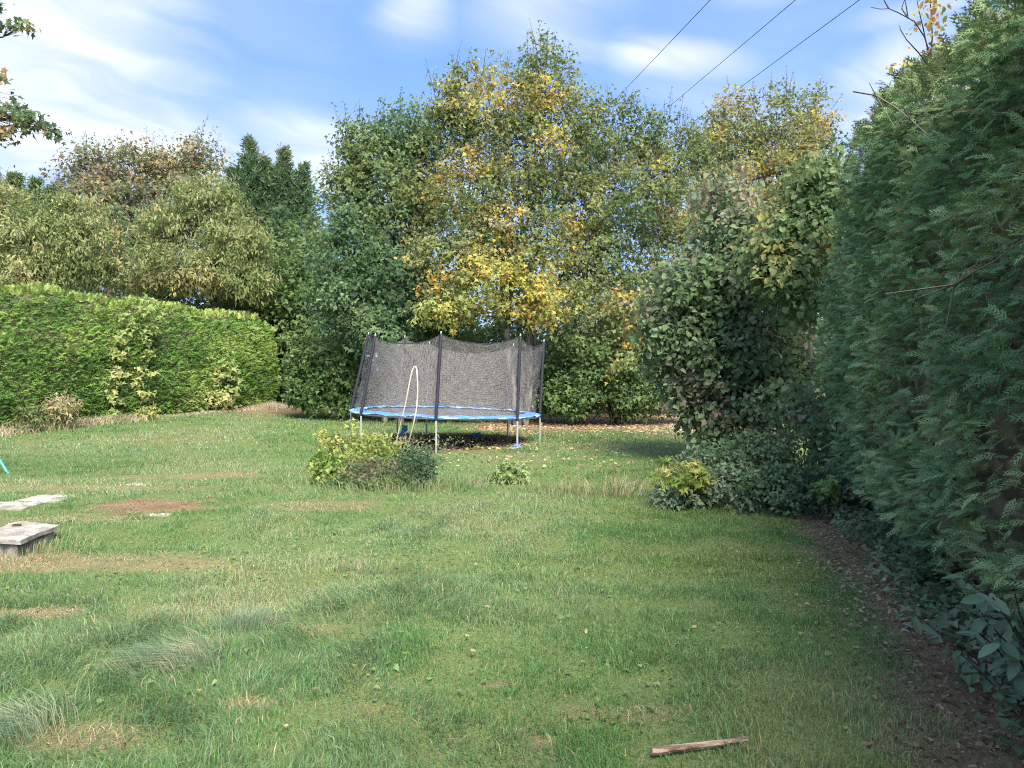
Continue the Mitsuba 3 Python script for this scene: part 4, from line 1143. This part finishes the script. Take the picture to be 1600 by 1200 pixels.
def block(corners, z0, z1, seed, amp=.012, n=14):
    """A rough slab over four ground corners (anticlockwise)."""
    c_ = np.asarray(corners, float)
    u, w = np.meshgrid(np.linspace(0, 1, n), np.linspace(0, 1, n), indexing='ij')
    bil = c_[0] * ((1 - u) * (1 - w))[..., None] + c_[1] * (u * (1 - w))[..., None] + c_[2] * (u * w)[..., None] + c_[3] * ((1 - u) * w)[..., None]
    edge_ = np.minimum(np.minimum(u, 1 - u), np.minimum(w, 1 - w))
    bil = bil + (meshkit.fbm(np.stack([bil[..., 0] * 9, bil[..., 1] * 9, bil[..., 0] * 0], -1), 3, seed)[..., None] - .5) * .05 * (edge_ < 1e-6)[..., None]
    top = np.dstack([bil, z1 + amp * (meshkit.fbm(np.dstack([bil * 14, bil[..., :1] * 0]), 3, seed) - .5) * 2 - .012 * (edge_ < 1e-6)])
    bot = np.dstack([bil, np.full(bil.shape[:2], z0)])
    i, j = np.meshgrid(np.arange(n - 1), np.arange(n - 1), indexing='ij')
    qd = np.stack([i * n + j, (i + 1) * n + j, (i + 1) * n + j + 1, i * n + j + 1], -1).reshape(-1, 4)
    m = n * n
    rimi = np.concatenate([np.arange(n) * n, (n - 1) * n + np.arange(1, n), (np.arange(n - 2, -1, -1)) * n + n - 1, np.arange(n - 2, 0, -1)])
    nxt = np.roll(rimi, -1)
    sides = np.stack([rimi, rimi + m, nxt + m, nxt], 1)
    return np.vstack([top.reshape(-1, 3), bot.reshape(-1, 3)]), np.vstack([qd, qd[:, ::-1] + m, sides])


sc = thing('inspection_chamber', 'square grey stone chamber with an overhanging slab lid at the left edge of the lawn', 'stone chamber')
d0 = on_ground(80, 853)
zc = float(ground_z(-4.6, 7.1))
part(sc, 'lid', block([(-4.9, 6.91), (-4.37, 6.70), (-4.43, 7.40), (-4.96, 7.61)], zc + .12, zc + .17, 131, .01), 'stone_material', 30)
part(sc, 'base', block([(-4.89, 6.94), (-4.42, 6.75), (-4.46, 7.36), (-4.94, 7.56)], zc - .06, zc + .118, 132, .004), 'stone_material', 30)
part(sc, 'ring_pull', ring(np.array([[-4.78 + .035 * math.cos(a), 7.3 + .035 * math.sin(a), zc + .178] for a in np.linspace(0, 2 * np.pi, 13)[:-1]]), .006, 5), 'twig_material', True)
for k, (px, py, w_, h_, lb) in enumerate([(8, 793, .34, .26, 'flat stepping stone at the left edge, just behind the stone chamber'), (74, 781, .3, .24, 'flat stepping stone in the grass, second from the left edge'),
                                          (211, 757, .13, .11, 'small flat stone in the grass farther off, right of the stepping stones'), (243, 806, .16, .07, 'thin flat stone at the front edge of the red brown bare patch')]):
    g = on_ground(px, py)
    z_ = float(ground_z(g[0], g[1]))
    single('stepping_stone', lb, 'stone', block([(g[0] - w_, g[1] - h_), (g[0] + w_ * .95, g[1] - h_ * .9), (g[0] + w_, g[1] + h_), (g[0] - w_ * .9, g[1] + h_ * 1.05)], z_ - .04, z_ + (.03 if k < 2 else .008), 135 + k, .012), 'stone_material', 30)


def stick_colour(p, n, uv):
    a = fbm(p.x * 7 + p.y * 40, p.y * 70 - p.x * 8, p.z * 60, 3)
    return mix((.10, .06, .045), (.36, .25, .19), smoothstep(.3, .68, a))


scene['stick_material'] = {'type': 'principled', 'base_color': mikit.proc(stick_colour), 'roughness': .8}
a_, b_ = on_ground(1020, 1192), on_ground(1172, 1172)
ax = np.linspace(0, 1, 14)[:, None]
pth = a_ + (b_ - a_) * ax + np.array([0, 0, .035]) + rng.normal(0, .0015, (14, 3))
single('wooden_stick', 'weathered brown wooden batten lying on the grass at the bottom edge', 'wood stick', tube(pth, np.linspace(.017, .012, 14), 6), 'stick_material', 40)
scene['teal_material'] = {'type': 'principled', 'base_color': {'type': 'rgb', 'value': [.05, .36, .33]}, 'roughness': .4}
a_ = on_ground(12, 740)
single('teal_pole', 'end of a slanting teal pole standing on the lawn at the left edge', 'pole', tube(np.array([a_ + np.array([0, 0, -.02]), a_ + np.array([-.75, .1, 1.1])]), .022, 8), 'teal_material', True)

tussock('long dry and green grass against the front of the stone chamber', 45, 862, 420, .13, .006, [((.09, .14, .05), 1), ((.22, .19, .1), 1), ((.3, .24, .14), .6)], (0, .1), .2, 379, kx=1.2)
tussock('green grass against the right side of the stone chamber', 92, 842, 200, .11, .006, [((.09, .15, .05), 1), ((.13, .18, .07), 1)], (0, 0), .1, 380, kx=1)
# overhead cables
scene['cable_material'] = {'type': 'diffuse', 'reflectance': {'type': 'rgb', 'value': [.06, .06, .065]}}
for lb, (x0, y0), (x1, y1) in [('left one of the three dark overhead cables', (980, 138), (1112, 0)), ('middle one of the three dark overhead cables', (1055, 160), (1245, 0)), ('right one of the three dark overhead cables, passing the yellowing maple', (1065, 205), (1345, 0))]:
    p0, p1 = at(x0, y0, 60.), at(x1, y1, 34.)
    e0, e1 = p0 + (p0 - p1) * 1.2, p1 + (p1 - p0) * 1.2
    t_ = np.linspace(0, 1, 30)[:, None]
    pth = e0 + (e1 - e0) * t_
    single('overhead_cable', lb, 'cable', tube(pth, .017, 5), 'cable_material', True)

# overhanging tree at the left: trunk outside the frame, two boughs reach in
r = np.random.default_rng(441)
ot = thing('overhanging_maple', 'maple at the left whose leafy boughs hang into the top left corner', 'maple tree')
part(ot, 'trunk', tube(bend([-9.6, 9.2, -.1], [-9.3, 9.4, 7.4], .02, 10, .01, r), np.linspace(.17, .07, 10), 10), 'bark_material', True)
parts_, sticks = [], []
PAL_OVER = [((.055, .09, .04), 1.2), ((.08, .12, .05), 1.2), ((.12, .15, .06), .7), ((.26, .15, .07), .12)]
for (px, py, rp), cnt in [((55, 190, 26), 26), ((20, 172, 24), 22), ((12, 205, 22), 18), ((42, 44, 12), 11), ((2, 42, 12), 6), ((88, 204, 12), 10), ((2, 14, 8), 6), ((6, 128, 8), 5), ((-90, 170, 50), 40), ((-100, 40, 60), 40)]:
    c0 = at(px, py, 9.3)
    s_ = rp / F * 9.3
    cs = c0 + r.normal(0, .5, (cnt, 3)) * s_ * np.array([1, .9, .8])
    parts_.append(foliage(cs, unit(r.normal(0, 1, (cnt, 3)) + np.array([.5, -.3, 0])), r, MAPLE_FINE, 5, .065, .078, PAL_OVER, 442, .7, scale=1.5, mixin=.8))
    limb = bend([-9.3, 9.4, c0[2] - .5], c0, .08, 8, .02, r)
    part(ot, 'limb', tube(limb, np.linspace(.03, .006, 8), 5), 'bark_material', True)
    sticks += [tube(bend(limb[-2], q_, .1, 4, .04, r), [.005, .004, .003, .002], 3, False) for q_ in cs]
part(ot, 'branchwork', joined(sticks), 'twig_material', kind='stuff')
v, f, col = leaf_parts(ot, MAPLE_FINE, *stack(parts_), 'leaf_material', 150)
part(ot, 'crown', (v, f), 'leaf_material', color=col, kind='stuff')

# bare branch standing out of the top of the right hedge, with a climber in autumn leaf
r = np.random.default_rng(451)
bb = thing('bare_branch', 'leafless forked branch standing out of the top of the tall right hedge', 'branch')
D = 6.4
for chain in [[(1452, 100), (1440, 62), (1424, 38), (1400, 25), (1384, 18), (1372, 19), (1356, 16)], [(1384, 18), (1378, 8), (1372, -6)], [(1414, 33), (1404, 18), (1409, 2)], [(1414, 33), (1411, 14), (1408, 0)],
              [(1450, 110), (1430, 85), (1412, 66), (1402, 50), (1401, 44)], [(1448, 95), (1438, 50), (1430, 18), (1426, -4)]]:
    pts = np.array([at(a, b_, D) for a, b_ in chain])
    part(bb, 'twig', tube(pts, np.linspace(.0065, .0025, len(pts)), 5), 'twig_material', True)
cl = thing('climber', 'orange and yellow leaved climber at the top of the tall right hedge', 'climbing plant')
pts = np.array([at(a, b_, 6.3) for a, b_ in [(1450, 90), (1452, 60), (1450, 30), (1448, 5)]])
part(cl, 'stem', tube(pts, np.linspace(.008, .003, 4), 5), 'twig_material', True)
cs = np.vstack([pts[k_] + r.normal(0, .07, (11, 3)) for k_ in range(4)] + [at(1405, 100, 6.7) + r.normal(0, .05, (6, 3))])
v, f, col = foliage(cs, unit(r.normal(0, 1, cs.shape)), r, OVAL, 3, .04, .055, [((.42, .26, .06), 1), ((.42, .17, .07), .8), ((.2, .2, .06), .8)], 452, .4, scale=3)
part(cl, 'foliage', (v, f), 'leaf_material', color=col, kind='stuff')
for lb, ch in [('pale dead branch hanging over the face of the tall right hedge near its top', [(1330, 146), (1365, 152), (1395, 170), (1420, 190), (1445, 212)]), ('bare pale twig poking out of the tall right hedge at mid height', [(1490, 445), (1520, 425), (1550, 410), (1600, 372)])]:
    t = thing('dead_branch', lb, 'branch')
    pts = []
    for a, b_ in ch:
        dirv = np.array([(a - 800) / F, 1.0])
        d, s_ = np.linalg.solve(np.column_stack([dirv, -HDIR]), H0 + HNRM * .28)
        pts.append(at(a, b_, d))
    pts = np.array(pts)
    part(t, 'stem', tube(pts, np.linspace(.007, .003, len(pts)), 5), 'pale_twig_material', True)
    for k in range(4):
        i0 = r.integers(0, len(pts) - 1)
        part(t, 'twig', tube(np.array([pts[i0], pts[i0] + r.normal(0, .12, 3) + np.array([-.08, 0, -.05])]), [.005, .002], 4), 'pale_twig_material', True)
